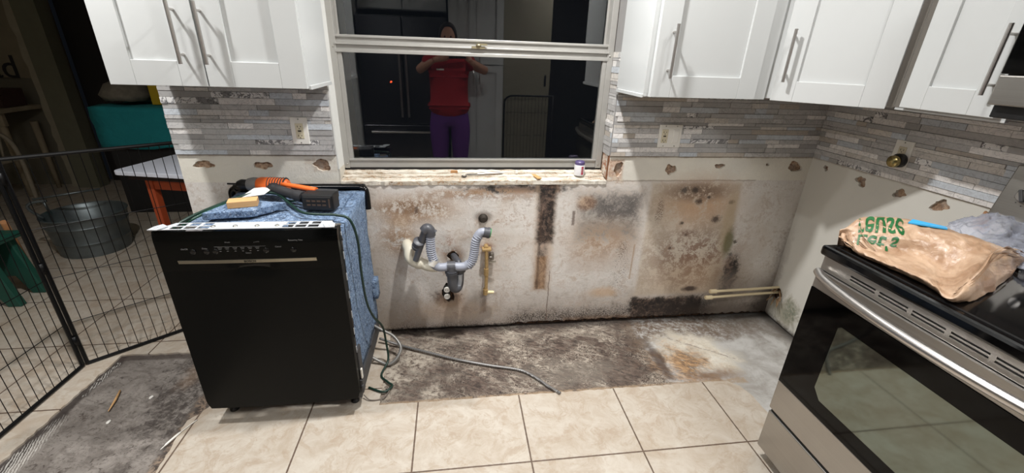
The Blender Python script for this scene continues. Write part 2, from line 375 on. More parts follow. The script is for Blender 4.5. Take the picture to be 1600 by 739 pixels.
# tan board area right
bd = Rc(-.885, -.375, .17, .85, nm, .012, .014)
st(bd, g.mix(g.ss(mot, .42, .58), srgb(202, 190, 172), srgb(176, 158, 136)), .7)
st(E(-.60, .74, .20, .13, nm, .7, .8)*g.ss(mot, .38, .54), (198, 160, 126), .8)
st(E(-.62, .80, .17, .05, nm, .7, .7)*g.ss(mot, .43, .52), (104, 86, 74), .85)
for a, b, r in ((-.64, .81, .020), (-.605, .745, .018), (-.48, .64, .024), (-.41, .74, .014), (-.70, .81, .022), (-.55, .77, .010), (-.33, .5, .012), (-.64, .55, .010), (-.68, .62, .012), (-.72, .47, .010)):
    st(E(a, b, r, r*.8, nf, .9, .6), (58, 48, 42), .85)
st(E(-.63, .56, .05, .018, nm, .8, .5)*g.ss(mot, .46, .54), (120, 98, 86), .8)
st(E(-.82, .70, .022, .07, nm, .7, .4)*g.ss(n5, .48, .56), (92, 66, 48), .85)
st(E(-.56, .42, .25, .15, nm, .7, .8)*g.ss(mot, .465, .53), (128, 94, 76), .85)
st(E(-.50, .28, .26, .11, nm, .7, .8)*.8, tan, .85)
st(E(-.30, .22, .10, .16, nm, .7, .8), (120, 100, 76), .55)
st(E(-.545, .20, .045, .018, nm, .6, .45), (56, 40, 34), .9)
st(E(-.40, .62, .035, .16, nm, .7, .6), (176, 156, 126), .7)
st(E(-.37, .50, .028, .08, nm, .5, .5), (104, 100, 62), .85)
st(E(-.305, .27, .045, .13, nm, .8, .5), blk, 1)
st(E(-.335, .36, .02, .06, nm, .8, .5), blk, .8)
# black mould at the foot
st(Rc(-.90, -.45, -.02, .15, nm, .025, .015)*g.ss(mot, .66, .54), blk, 1)
st(Rc(-.92, -.40, -.02, .11, nm, .05, .04)*g.ss(n5, .46, .56), (22, 18, 17), .9)
st(E(-.50, .08, .26, .07, nm, .7, .7)*g.ss(mot, .40, .52), (36, 30, 27), .85)
st(E(-.2, .03, .3, .05, nm, .6, .7), (70, 56, 46), .8)
st(Rc(-1.6, -.90, .0, .09, nm, .05, .05)*g.ss(n5, .45, .53), (40, 31, 27), .95)
st(Rc(-1.3, -.90, .0, .035, nm, .03, .02), brown, .8)
st(Rc(-2.4, -1.55, .0, .04, nm, .03, .03)*g.ss(n5, .48, .58), (52, 40, 34), .9)
st(Rc(-2.4, -2.25, .0, .55, vs, .03, .06)*.5, (158, 146, 132), .8)
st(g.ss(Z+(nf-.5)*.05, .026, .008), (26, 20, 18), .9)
st(g.ss(g.math('ABSOLUTE', X+1.405+(vs-.5)*.03), .004, .001)*g.rect(X, Z, -1.5, -1.3, .02, .35), (94, 70, 54), .7)
# darker toward the corner crease and its foot
st(g.ss(X+(nc-.5)*.3, -.07, .02)*g.ss(Z, .9, .1), (100, 88, 78), .75)
st(Rc(-.36, .02, -.1, .28, nm, .04, .08)*.55, (160, 150, 140), .8)
st(E(-.03, .06, .08, .10, nm, .7, .7), (52, 42, 36), .8)
# window corner damage
st(Rc(-1.14, -1.06, .865, .975, nm, .012, .008)*g.ss(mot, .42, .52), g.mix(g.ss(nf, .4, .6), srgb(150, 84, 44), srgb(206, 178, 150)), .75)
st(Rc(-2.6, -2.46, .91, .975, nm, .012, .01)*g.ss(mot, .44, .54), g.mix(g.ss(nf, .42, .58), srgb(140, 104, 74), srgb(200, 184, 164)), .55)
st(Rc(-2.4, -1.05, .85, .87, nm, .010, .006)*g.ss(mot, .42, .52), g.mix(g.ss(nf, .42, .58), srgb(150, 112, 80), srgb(214, 200, 182)), .6)
st(g.ss(Z+(nm-.5)*.02, .978, .992)*.9, (150, 136, 120))
M['plaster'] = g.out(c, rough=.72, bump=nm*.7+nf*.5+n5*.3+g.noise(5, 3)*.8, bd=.006, bs=.6)
# right wall
g = G('right_wall_plaster'); nm = g.noise(12, 7, .7, .5); nf = g.noise(60, 6, .7); nl = g.noise(3, 4)
c = g.mix(nl, srgb(222, 219, 210), srgb(208, 206, 198))
st(g.ss(nf, .68, .74)*g.ss(nm, .5, .6), (140, 118, 96), .7)
st(g.ss(g.Y+(nm-.5)*.1, -.06, .0)*g.ss(g.Z, .9, .1), (118, 104, 92), .7)
st(g.ell(g.Y, g.Z, -.14, .09, .10, .09, nm, .7, .4), (152, 146, 124), .75)
st(g.ell(g.Y, g.Z, -.17, .12, .05, .05, nm, .8, .4)*g.ss(nf, .4, .55), (112, 122, 104), .7)
st(g.ss(g.Z+(nm-.5)*.05, .04, .0), (56, 44, 36), .9)
st(g.ss(g.Z+(nm-.5)*.02, .980, .993)*.8, (150, 136, 120))
M['plaster_r'] = g.out(c, rough=.7, bump=nm, bd=.003, bs=.3)
g = G('broken_drywall_core'); nf = g.noise(60, 6, .7); nm = g.noise(14, 4)
c = g.mix(g.ss(nf, .35, .65), srgb(124, 96, 76), srgb(190, 162, 136)); c = g.mix(g.ss(nm, .5, .65)*.6, c, srgb(150, 142, 134))
c = g.mix(g.ss(g.Z, .7, .4), c, g.mix(g.ss(nf, .4, .65), srgb(24, 16, 12), srgb(92, 62, 38)))
M['core'] = g.out(c, rough=.9, bump=nf, bd=.006, bs=.8)
# mosaic strips
g = G('marble_mosaic_strips'); at = g.N.new('ShaderNodeAttribute'); at.attribute_name = 'tint'
n1 = g.noise(14, 6, .6, 2.5); n2 = g.noise(40, 5, .6, 1)
vein = g.math('MINIMUM', g.ss(n1, .47, .49)*g.ss(n1, .53, .51), 1); n3 = g.noise(9, 6, .65, 2.0, off=(4, 4, 4)); blot = g.ss(n3, .52, .57)*g.ss(V(g, at.outputs['Alpha']), 1.0, 1.6)
c = g.mix(g.ss(n2, .3, .7)*.22, at.outputs['Color'], srgb(150, 150, 152)); c = g.mix(g.math('MINIMUM', vein*V(g, at.outputs['Alpha'])*.8, .9), c, srgb(84, 84, 88)); c = g.mix(blot*.8, c, srgb(84, 82, 84))
M['mosaic'] = g.out(c, rough=.3, bump=n2, bd=.0006, bs=.3)
M['grout'] = simple('grey_grout', (136, 134, 132), .85)

# ================================================================== STRUCTURE
# floor: concrete slab + ceramic tile layer with two torn-out areas
bm = B((-7, -3.5, -.12), (.1, 3.2, -.008)); slab = obj('floor', bm, M['concrete'], kind='structure')
A = [(-2.285, .03), (-2.268, -.548), (-.66, -.548), (-.60, -.556), (-.562, -.59), (-.545, -.64), (-.54, -.75), (-.535, -2.0), (.03, -2.0), (.03, .03)]
Bp = [(-3.585, -.09), (-3.592, -.45), (-3.597, -.75), (-3.60, -1.7), (-3.0, -1.7), (-3.018, -.81), (-3.04, -.56), (-2.99, -.49), (-2.985, -.10)]
bm = BM(); outer = [(-7, -3.5), (.1, -3.5), (.1, 3.2), (-7, 3.2)]
plate(bm, [outer, ragged(A, .02, .003, 3), ragged(Bp, .02, .005, 5)], lambda a, b, d: (a, b, -d), .0085)
obj('floor_tiles', bm, M['floor'], slab)
CH = 2.44
obj('ceiling', B((-7, -3.5, CH), (.1, 3.2, CH+.1)), M['ceiling'], kind='structure')
# back wall
WX0, WX1, WZ0, WZ1 = -2.456, -1.139, .862, 2.12
rnd = random.Random(2)
bot = []; x = -3.13
while x < 0:
    if x > -2.3 and x < -1.62: zb = .010+rnd.uniform(-.003, .003)
    elif x > -1.62: zb = .016+rnd.uniform(-.006, .010)
    else: zb = .001
    bot.append((x, zb)); x += .022
loops = [bot+[(0, .015), (0, CH), (-3.13, CH)], [(WX0, WZ0), (WX1, WZ0), (WX1, WZ1), (WX0, WZ1)]]
for i, (a, b, ra, rb) in enumerate(((-3.03, .945, .038, .02), (-2.783, .941, .036, .02), (-2.525, .943, .04, .026), (-1.085, .925, .026, .032), (-.80, .922, .028, .03), (-.53, .94, .026, .015), (-.256, .948, .010, .008), (-.09, .937, .042, .026),
        (-1.932, .457, .03, .028), (-1.963, .235, .032, .06), (-1.775, .668, .022, .012))):
    loops.append(blob_loop(a, b, ra, rb, i+3, 24, .3 if i < 8 else .2))
bm = BM(); plate(bm, loops, lambda a, b, d: (a, d, b), .014)
wb_ = obj('wall_back', bm, M['plaster'], kind='structure')
bm = BM()
for lo, hi in (((-3.13, .014, 0), (WX0, .13, CH)), ((WX1, .014, 0), (.1, .13, CH)), ((WX0, .014, 0), (WX1, .13, WZ0-.002)), ((WX0, .014, WZ1), (WX1, .13, CH))): box(bm, lo, hi)
obj('wall_core', bm, M['core'], wb_)
# right wall
loops = [ragged([(-3.5, .001), (-.35, .001)], 5, 0, 1, False)+[(-.25, .004), (-.15, .006), (0, .012), (0, CH), (-3.5, CH)]]
for i, (a, b, ra, rb) in enumerate(((-.101, .955, .014, .014), (-.314, .944, .026, .024), (-.505, .944, .026, .018), (-.673, .946, .03, .024), (-.05, .172, .03, .035))):
    loops.append(blob_loop(a, b, ra, rb, i+31, 20, .45))
bm = BM(); plate(bm, loops, lambda a, b, d: (d, a, b), .012)
wr = obj('wall_right', bm, M['plaster_r'], kind='structure')
obj('wall_core', B((.012, -3.5, 0), (.1, .014, CH)), M['core'], wr)
# dining room shell and rest of kitchen
obj('wall_left', B((-7.1, -3.5, 0), (-7, 3.2, CH)), M['dimwall'], kind='structure')
wf = obj('wall_far', B((-7, 3.0, 0), (-5.72, 3.1, CH)), M['dimwall'], kind='structure')
obj('wall_dining', B((-3.13, .13, 0), (-3.03, 3.2, CH)), M['wallpaint'], kind='structure')
obj('wall_hall', B((-5.72, 3.15, 0), (-3.13, 3.2, CH)), simple('painted_hall_shade', (40, 36, 34), .9), kind='structure')  # darkness of the unlit opening is put into this wall's colour
obj('wall_rear', B((-7, -3.6, 0), (-.84, -3.5, CH)), M['wallpaint'], kind='structure')
obj('wall_passage', B((-.84, -3.6, 0), (.1, -3.49, CH)), simple('painted_passage_shade', (34, 33, 34), .9), kind='structure')  # dark doorway: its shade is painted onto a closing wall
# pillar with a torn pale edge strip
bm = B((-5.86, 2.86, 0), (-5.66, 3.0, CH)); pil = obj('wall_pillar', bm, simple('dull_green_pillar_paint', (108, 106, 88), .85, var=.12, scale=14), kind='structure')
bm = BM(); lp = ragged([(-5.95, 0), (-5.862, 0), (-5.862, CH), (-5.95, CH)], .09, .012, 8)
prism(bm, lp, lambda a, b: (a, 2.96, b), lambda a, b: (a, 2.90, b))
obj('pale_edge_strip', bm, simple('peeling_cream_paint', (150, 142, 122), .85, var=.2, scale=9), pil)

# mosaic backsplash
def mosaic(runs, z0, z1, seed):
    """runs: (length, f(s, z, d)->3D) ; rows shared"""
    rnd = random.Random(seed); rows = []; z = z0
    while z < z1:
        h = rnd.choice((.011, .014, .017, .020, .024, .026)); rows.append((z, h)); z += h+.0012
    return rows
rows = mosaic(None, .993, 1.46, 11)
PAL = [((180, 178, 176), .25, 7), ((196, 194, 192), .4, 5), ((166, 164, 162), .2, 4), ((236, 232, 228), .35, 5), ((186, 176, 164), .3, 2), ((212, 206, 198), .4, 3), ((198, 204, 210), .3, 4), ((232, 230, 228), 1.7, 1)]
pal = [p for p in PAL for _ in range(p[2])]
def strips(name, length, f, seed, parent, zt=1.46):
    rnd = random.Random(seed); bm = BM(); cl = bm.loops.layers.float_color.new('tint')
    for (z, h) in rows:
        if z > zt: break
        s = -rnd.uniform(0, .12)
        while s < length:
            L = rnd.choice((.06, .09, .13, .18, .24, .30))*rnd.uniform(.85, 1.15); a, b = max(s, 0), min(s+L, length)
            if b-a > .004:
                d = rnd.choice((.006, .0075, .0085, .0105)); vs = []
                for q in ((a, z), (b-.0012, z), (b-.0012, z+h), (a, z+h)): vs.append([bm.verts.new(f(q[0], q[1], 0)), bm.verts.new(f(q[0], q[1], d))])
                t = rnd.choice(pal); k = rnd.uniform(.88, 1.06); col = tuple(min(1, x*k) for x in srgb(*t[0]))+(t[1],)
                F = [bm.faces.new([v[1] for v in vs])]+[bm.faces.new((vs[i][0], vs[(i+1) % 4][0], vs[(i+1) % 4][1], vs[i][1])) for i in range(4)]
                for fc in F:
                    for l in fc.loops: l[cl] = col
            s += L
    return obj(name, bm, M['mosaic'], parent)
bs = obj('trim_1', B((-3.128, -.004, .992), (WX0, -.0002, 1.46)), M['grout'], kind='structure')
strips('mosaic_strips', .672, lambda s, z, d: (-3.128+s, -.003-d, z), 5, bs)
bs = obj('trim_2', B((WX1, -.004, .992), (-.0002, -.0002, 1.46)), M['grout'], kind='structure')
strips('mosaic_strips', 1.138, lambda s, z, d: (WX1+s, -.003-d, z), 6, bs)
bs = obj('trim_3', B((-.004, -2.6, .992), (-.0002, -.004, 1.46)), M['grout'], kind='structure')
strips('mosaic_strips', 2.59, lambda s, z, d: (-.003-d, -.008-s, z), 7, bs)
bs = obj('trim_4', B((WX1-.004, -.0002, .997), (WX1, .098, WZ1)), M['grout'], kind='structure')
strips('mosaic_strips', .097, lambda s, z, d: (WX1-.003-d*.6, .0+s, z), 8, bs, 2)

# window 1
wn_ = BM(); y0, y1 = .098, .128
box(wn_, (WX0+.002, y0, .905), (WX0+.032, .15, WZ1)); box(wn_, (WX1-.036, y0, .905), (WX1-.006, .15, WZ1))
box(wn_, (WX0+.032, y0+.004, WZ1-.04), (WX1-.036, .15, WZ1))
win = obj('window_1', wn_, M['alu'], kind='structure', bevel=.002)
bm = BM()
X0, X1 = WX0+.032, WX1-.036
box(bm, (X0, .104, .907), (X1, .135, .950)); box(bm, (X0, .098, .942), (X1, .106, .952))
box(bm, (X0, .102, .950), (X0+.02, .128, 1.43)); box(bm, (X1-.02, .102, .950), (X1, .128, 1.43))
box(bm, (X0-.006, .096, 1.430), (X1+.006, .130, 1.444)); box(bm, (X0-.006, .104, 1.444), (X1+.006, .130, 1.462)); box(bm, (X0-.006, .094, 1.462), (X1+.006, .134, 1.470))
obj('lower_sash', bm, M['alu'], win, bevel=.0015)
bm = BM(); box(bm, (X0-.004, .112, 1.470), (X1+.004, .150, 1.500)); box(bm, (X0-.004, .104, 1.492), (X1+.004, .112, 1.503))
box(bm, (X0, .136, 1.5), (X0+.012, .15, WZ1-.04)); box(bm, (X1-.012, .136, 1.5), (X1, .15, WZ1-.04))
obj('upper_sash', bm, M['alu'], win, bevel=.0015)
g = G('window_glass')
M['glass'] = g.out((.94, .97, .97), rough=.0, Transmission_Weight=1.0, IOR=1.7)
obj('pane', B((X0+.012, .114, .946), (X1-.012, .118, 1.436)), M['glass'], win)
obj('pane', B((X0+.008, .140, 1.49), (X1-.008, .144, WZ1-.03)), M['glass'], win)
bm = BM(); box(bm, (-1.825, .088, 1.464), (-1.765, .104, 1.474)); tube(bm, [(-1.795, .092, 1.474), (-1.795, .092, 1.482)], .012, 12); box(bm, (-1.80, .082, 1.478), (-1.755, .092, 1.486))
obj('sash_lock', bm, simple('worn_brass_latch', (168, 158, 128), .4, .7), win)
for sx in (X0-.012, X1+.012):
    for z in (.925, 1.452):
        bm = BM(); lathe(bm, [(.004, 0), (.004, -.002), (.001, -.003)], (sx, .098, z), 'Y', 10); obj('screw', bm, M['screwm'], win)
# jambs and sill
obj('trim_5', B((WX0, -.001, .925), (WX0+.006, .098, WZ1)), M['vinyl'], kind='structure')
bm = BM(); prism(bm, ragged([(-.001, .865), (.098, .895), (.098, .925), (-.001, .925)], .012, .002, 4), lambda a, b: (WX0+.001, a, b), lambda a, b: (WX0+.007, a, b))
obj('trim_6', bm, simple('bare_jamb_board', (196, 190, 178), .7, var=.15, scale=40), kind='structure')
g = G('peeling_sill_paint'); nf = g.noise(60, 7, .75, .5); nm = g.noise(16, 5, .7, .4, st=(.4, 1, 1))
c = g.mix(g.ss(nm, .38, .62), srgb(214, 208, 196), srgb(178, 166, 148)); c = g.mix(g.ss(nf, .52, .60)*g.ss(nm, .42, .55), c, srgb(156, 122, 88)); c = g.mix(g.ss(nf, .62, .68), c, srgb(84, 60, 42))
M['sill'] = g.out(c, rough=.75, bump=nf, bd=.004, bs=.7)
def rough_board(name, x0, x1, ya, yb, za, zb, seed, mat, parent=None, kind=None):
    bm = BM(); rnd = random.Random(seed); n = int((x1-x0)/.02); P = []
    for i in range(n+1):
        x = x0+(x1-x0)*i/n; j = rnd.uniform(-.004, .003); k = rnd.uniform(-.003, .002)
        P.append([bm.verts.new((x, ya+j, za-.02)), bm.verts.new((x, ya+j, za+k)), bm.verts.new((x, yb, zb+k*.5)), bm.verts.new((x, yb, za-.02))])
    for a, b in zip(P, P[1:]):
        for i in range(4): bm.faces.new((a[i], a[(i+1) % 4], b[(i+1) % 4], b[i]))
    bm.faces.new(P[0]); bm.faces.new(P[-1][::-1])
    return obj(name, bm, mat, parent, kind=kind)
sl = rough_board('trim_7', WX0+.006, WX1-.004, -.004, .045, .866, .872, 1, M['sill'], kind='structure')
rough_board('sill_strip', WX0+.006, WX1-.004, .042, .075, .878, .881, 2, M['sill'], sl)
rough_board('sill_strip', WX0+.006, WX1-.004, .072, .104, .890, .896, 3, M['sill'], sl)
obj('sill_base', B((WX0, .014, .84), (WX1, .13, .862)), M['core'], sl)
obj('dark_gap', B((WX0+.03, .1035, .893), (WX1-.03, .12, .908)), simple('painted_gap_shade', (26, 22, 20), .9), win)  # dark strip paints the shade in the gap below the sash
bm = BM(); prism(bm, ragged([(0, .868), (.09, .89), (.09, .995), (0, .995)], .014, .003, 9), lambda a, b: (WX1-.003, a, b), lambda a, b: (WX1+.0, a, b))
g = G('rusted_corner_bead'); nf = g.noise(40, 6, .7, .5); c = g.mix(g.ss(nf, .42, .6), srgb(206, 200, 188), srgb(150, 84, 40)); c = g.mix(g.ss(g.Y, .035, .01), c, srgb(120, 74, 44))
obj('trim_8', bm, g.out(c, rough=.8, bump=nf, bd=.003), kind='structure')

# ================================================================== WALL CABINETS
def fr(o, u, n):
    """frame: o origin, u horizontal unit along face, n outward normal; f(a,z,d)"""
    o, u, n = Vector(o), Vector(u), Vector(n)
    return lambda a, z, d: Vector((o.x, o.y, 0))+u*a+n*d+Vector((0, 0, z))
def fbox(bm, f, a0, a1, z0, z1, d0, d1):
    vs = [bm.verts.new(f(a, z, d)) for a in (a0, a1) for d in (d0, d1) for z in (z0, z1)]
    for q in ((0, 1, 3, 2), (4, 6, 7, 5), (0, 4, 5, 1), (2, 3, 7, 6), (0, 2, 6, 4), (1, 5, 7, 3)): bm.faces.new([vs[i] for i in q])
def shaker(f, a0, a1, z0, z1, stile=.083, th=.02, rec=.010):
    bm = BM(); s = stile
    fbox(bm, f, a0, a0+s, z0, z1, 0, th); fbox(bm, f, a1-s, a1, z0, z1, 0, th)
    fbox(bm, f, a0+s, a1-s, z0, z0+s, 0, th); fbox(bm, f, a0+s, a1-s, z1-s, z1, 0, th); fbox(bm, f, a0+s-.002, a1-s+.002, z0+s-.002, z1-s+.002, 0, th-rec)
    return bm
def pull(parent, f, a, z0, z1, d0, out=.032, r=.006):
    bm = BM(); tube(bm, [f(a, z0, d0+out), f(a, z1, d0+out)], r, 14)
    for z in (z0+.029, z1-.027): tube(bm, [f(a, z, d0-.001), f(a, z, d0+out)], .0045, 10)
    return obj('handle', bm, M['steel_bar'], parent, smooth=30)
ZB, ZT = 1.304, 2.22
def add_door(t, f, a0, a1, ha, z0=ZB, stile=.083, d0=.002):
    g2 = lambda a, z, d: f(a, z, d+d0)
    d = obj('door', shaker(g2, a0, a1, z0, ZT-.01, stile), M['cab'], t, bevel=.0015)
    if ha is not None: pull(d, g2, ha, 1.378, 1.571, .02)
    return d
# left cabinet (two doors)
t = thing('wall_cabinet', 'white shaker wall cabinet with two doors, left of the window', 'cabinet', (-2.76, -.305, ZB))
bm = BM(); box(bm, (-3.083, -.305, ZB+.012), (-2.440, -.0005, ZT)); box(bm, (-3.083, -.305, ZB), (-3.065, -.0005, ZB+.012)); box(bm, (-2.458, -.305, ZB), (-2.440, -.012, ZB+.012)); box(bm, (-3.065, -.305, ZB), (-2.458, -.287, ZB+.012))
obj('body', bm, M['cab'], t, bevel=.0012)
obj('light_rail', B((-2.441, -.306, ZB-.004), (-2.432, -.013, ZB+.010)), M['cab'], t, bevel=.0012)
f = fr((0, -.305, 0), (1, 0, 0), (0, -1, 0))
add_door(t, f, -3.083, -2.772, -2.827); add_door(t, f, -2.768, -2.440, -2.745, stile=.085)
# right back-wall cabinet
t = thing('wall_cabinet', 'white shaker wall cabinet with one door, just right of the window', 'cabinet', (-.88, -.305, ZB))
bm = BM(); box(bm, (-1.147, -.305, ZB+.012), (-.612, -.0005, ZT)); box(bm, (-1.147, -.305, ZB), (-1.129, -.012, ZB+.012)); box(bm, (-1.129, -.305, ZB), (-.612, -.287, ZB+.012))
obj('body', bm, M['cab'], t, bevel=.0012)
obj('light_rail', B((-1.155, -.306, ZB-.004), (-1.146, -.013, ZB+.010)), M['cab'], t, bevel=.0012)
obj('filler_strip', B((-.664, -.316, ZB), (-.613, -.304, ZT)), M['cab'], t, bevel=.0012)
add_door(t, f, -1.127, -.666, -1.069)
# diagonal corner cabinet
t = thing('corner_cabinet', 'white shaker corner wall cabinet set diagonally between the two walls', 'cabinet', (-.45, -.45, ZB))
bm = BM(); pts = [(-.609, -.0005), (-.0005, -.0005), (-.0005, -.609), (-.305, -.609), (-.609, -.305)]
prism(bm, pts, lambda a, b: (a, b, ZB+.006), lambda a, b: (a, b, ZT)); obj('body', bm, M['cab'], t, bevel=.0012)
s2 = math.sqrt(.5); f2 = fr((-.609, -.305, 0), (s2, -s2, 0), (-s2, -s2, 0))
add_door(t, f2, .028, .405, .062, stile=.078)
bm = BM(); fbox(bm, f2, .408, .430, ZB+.008, ZT, -.001, .003); obj('stile_shade_strip', bm, simple('painted_stile_shade', (104, 99, 92), .7), t)  # grey strip paints the shade on the white stile
# right-wall cabinet
t = thing('wall_cabinet', 'white shaker wall cabinet on the right wall beside the microwave', 'cabinet', (-.305, -.8, ZB))
g1 = simple('painted_edge_shade', (104, 99, 92), .7)  # grey stands in for shade on the white cabinet frame
bm = BM(); box(bm, (-.305, -.957, ZB+.008), (-.0005, -.614, ZT)); box(bm, (-.305, -.957, ZB), (-.29, -.614, ZB+.008)); obj('body', bm, M['cab'], t, bevel=.0012)
f3 = fr((-.305, 0, 0), (0, -1, 0), (-1, 0, 0))
add_door(t, f3, .647, .940, .905, z0=ZB+.012, stile=.075)
obj('gap_shade_strip', B((-.307, -.645, ZB+.01), (-.3045, -.612, ZT)), g1, t)  # strip carries the painted shade between the two doors
# microwave
t = thing('microwave', 'stainless over-the-range microwave with black door glass, top right', 'microwave', (-.2, -1.34, 1.356))
obj('body', B((-.375, -1.719, 1.322), (-.0005, -.960, 1.78)), M['blackmat'], t, bevel=.003)
obj('bottom_trim', B((-.402, -1.719, 1.357), (-.374, -.960, 1.436)), M['steel'], t, bevel=.004)
obj('door_glass', B((-.400, -1.55, 1.439), (-.374, -.960, 1.76)), M['blackglass'], t, bevel=.003)
bm = BM(); box(bm, (-.39, -1.719, 1.439), (-.374, -1.553, 1.76)); obj('control_panel', bm, M['blackmat'], t, bevel=.002)
bm = BM(); tube(bm, [(-.43, -1.53, 1.46), (-.43, -1.53, 1.74)], .008); 
for z in (1.48, 1.72): tube(bm, [(-.43, -1.53, z), (-.398, -1.53, z)], .006)
obj('handle', bm, M['steel_bar'], t, smooth=30)

# ================================================================== RANGE
YL, YR, XF = -.952, -1.712, -.75
t = thing('range', 'stainless and black electric range with bow handle at right edge', 'range', (-.42, -1.33, 0))
bm = BM(); box(bm, (XF+.03, YR, .04), (-.06, YL, .895)); obj('body', bm, simple('dark_enamel_side', (28, 27, 26), .4), t, bevel=.002)
bm = BM(); box(bm, (XF+.015, YR+.01, .055), (XF+.032, YL-.0, .90)); obj('front_frame', bm, M['blackmat'], t)
bm = BM(); box(bm, (XF+.004, YR, .054), (XF+.03, YL, .231)); dr = obj('drawer', bm, M['steel'], t, bevel=.003)
dr = obj('oven_door', B((XF+.006, YR, .250), (XF+.03, YL, .834)), M['blackmat'], t)
obj('lower_panel', B((XF, YR, .248), (XF+.007, YL, .377)), M['steel'], dr, bevel=.0025); obj('upper_panel', B((XF, YR, .772), (XF+.007, YL, .835)), M['steel'], dr, bevel=.0025)
wy0, wy1, wz0, wz1 = YL-.135, YR+.135, .435, .708
lp1 = [(YL-.001, .3775), (YR+.001, .3775), (YR+.001, .7715), (YL-.001, .7715)]
lp2 = [(wy0, wz0+.03), (wy0-.03, wz0), (wy1+.03, wz0), (wy1, wz0+.03), (wy1, wz1-.01), (wy1+.01, wz1), (wy0-.01, wz1), (wy0, wz1-.01)]
bm = BM(); plate(bm, [lp1, lp2], lambda a, b, d: (XF-.001+d, a, b), .006); obj('door_glass', bm, M['blackglass'], dr)
g = G('coated_oven_window'); n = g.noise(5, 2)
obj('window', B((XF-.0006, wy1, wz0), (XF+.004, wy0, wz1)), g.out(g.mix(n, srgb(112, 122, 114), srgb(126, 130, 122)), rough=.05, metal=1), dr)
# handle: bowed bar
pts = []
for i in range(25):
    s = i/24; y = YL-.012+(YR-YL+.024)*s; b = math.sin(PI*s)**.55 if 0 < s < 1 else 0
    pts.append((XF-.008-.045*b, y, .833-.012*b))
bm = BM(); tube(bm, pts, .0135, 14); obj('handle', bm, M['steel_bar'], dr, smooth=40)
# vent strip with slots
loops = [[(YL, .836), (YR, .836), (YR, .886), (YL, .886)]]
y = YL-.105
for k in range(6):
    for z in (.851, .861): loops.append([(y, z), (y-.082, z), (y-.082, z+.005), (y, z+.005)])
    y -= .094
bm = BM(); plate(bm, loops, lambda a, b, d: (XF+.010+d-(b-.836)*.0, a, b), .01); obj('vent_strip', bm, M['steel'], t)
# cooktop
bm = BM(); box(bm, (XF-.012, YR-.004, .888), (-.10, YL+.004, .922)); ct = obj('cooktop', bm, M['cooktop'], t, bevel=.009)
bm = BM(); lpo = [(XF+.012, YR+.02), (-.14, YR+.02), (-.14, YL-.02), (XF+.012, YL-.02)]; ins = [(XF+.02, YR+.028), (-.148, YR+.028), (-.148, YL-.028), (XF+.02, YL-.028)]
plate(bm, [lpo, ins], lambda a, b, d: (a, b, .9232-d), .0012); obj('edge_bead', bm, M['blackmat'], ct)
gb = simple('printed_burner_ring', (88, 88, 90), .15)
for (bx, by, br) in ((-.56, -1.14, .10), (-.56, -1.53, .085), (-.28, -1.14, .075), (-.28, -1.53, .10)):
    bm = BM(); c1 = [(bx+br*math.cos(a*PI/24), by+br*math.sin(a*PI/24)) for a in range(48)]; c2 = [(bx+(br-.003)*math.cos(a*PI/24), by+(br-.003)*math.sin(a*PI/24)) for a in range(48)]
    plate(bm, [c1, c2], lambda a, b, d: (a, b, .9225-d), .0004); obj('burner_ring', bm, gb, ct)
# backguard
bm = BM(); prism(bm, [(-.10, .922), (-.035, .922), (-.035, 1.12), (-.06, 1.13), (-.08, .99)], lambda a, b: (a, YL+.0, b), lambda a, b: (a, YR, b)); obj('backguard_body', bm, M['blackmat'], t)
bm = BM(); prism(bm, [(-.118, .990), (-.075, .985), (-.035, 1.165), (-.05, 1.172), (-.088, 1.168)], lambda a, b: (a, YL+.052, b), lambda a, b: (a, YR-.0, b))
bg = obj('control_panel', bm, M['steel'], t, bevel=.004)
Rk = Matrix.Rotation(math.radians(80), 3, 'Y')
nk = Vector((-.986, 0, .167))
for ky in (-.972, -1.085, -1.58, -1.68):
    c0 = Vector((-.1035, ky, 1.079)); bm = BM()
    lathe(bm, [(.024, 0), (.024, .006), (.021, .010), (.018, .026), (.015, .029), (0, .029)], c0, 'Z', 24, M=nk.to_track_quat('Z', 'Y').to_matrix()); kb = obj('knob', bm, M['steel_bar'], bg, smooth=40)
    bm = BM(); q = nk.to_track_quat('Z', 'Y').to_matrix().to_4x4(); box(bm, (-.005, -.02, .02), (.005, .02, .034), Matrix.Translation(c0) @ q @ Matrix.Rotation(.5, 4, 'Z')); obj('grip', bm, M['darkgrey'], kb, bevel=.002)
    bm = BM()
    for a in range(9):
        an = a*PI*2/11+.6; lathe(bm, [(.0016, 0), (.0016, .0006), (0, .0006)], c0+q.to_3x3()@Vector((.032*math.cos(an), .032*math.sin(an), 0)), 'Z', 8, M=q.to_3x3())
    lathe(bm, [(.005, 0), (.005, .0008), (0, .0008)], c0+Vector((.008, .012, .042)), 'Z', 12, M=q.to_3x3())
    obj('dial_marks', bm, M['blackmat'], bg)
for fx, fy in ((-.68, YL-.05), (-.68, YR+.05), (-.12, YL-.05), (-.12, YR+.05)):
    bm = BM(); lathe(bm, [(.02, -.008 if fx < -.5 else -.008), (.02, .006), (.01, .01), (.01, .042)], (fx, fy, 0.0086 if fx > -.5 or True else 0), 'Z', 14); obj('foot', bm, M['blackmat'], t)
# scrap of brown board behind the range
bm = BM(); prism(bm, ragged([(-.862, .935), (-.905, .925), (-.912, .985), (-.880, 1.0)], .02, .003, 2), lambda a, b: (-.10, a, b), lambda a, b: (-.092, a, b))
tag(obj('cardboard_scrap', bm, simple('brown_cardboard', (170, 126, 88), .8, var=.2, scale=60)), 'small torn brown cardboard scrap wedged beside the range backguard', 'cardboard')

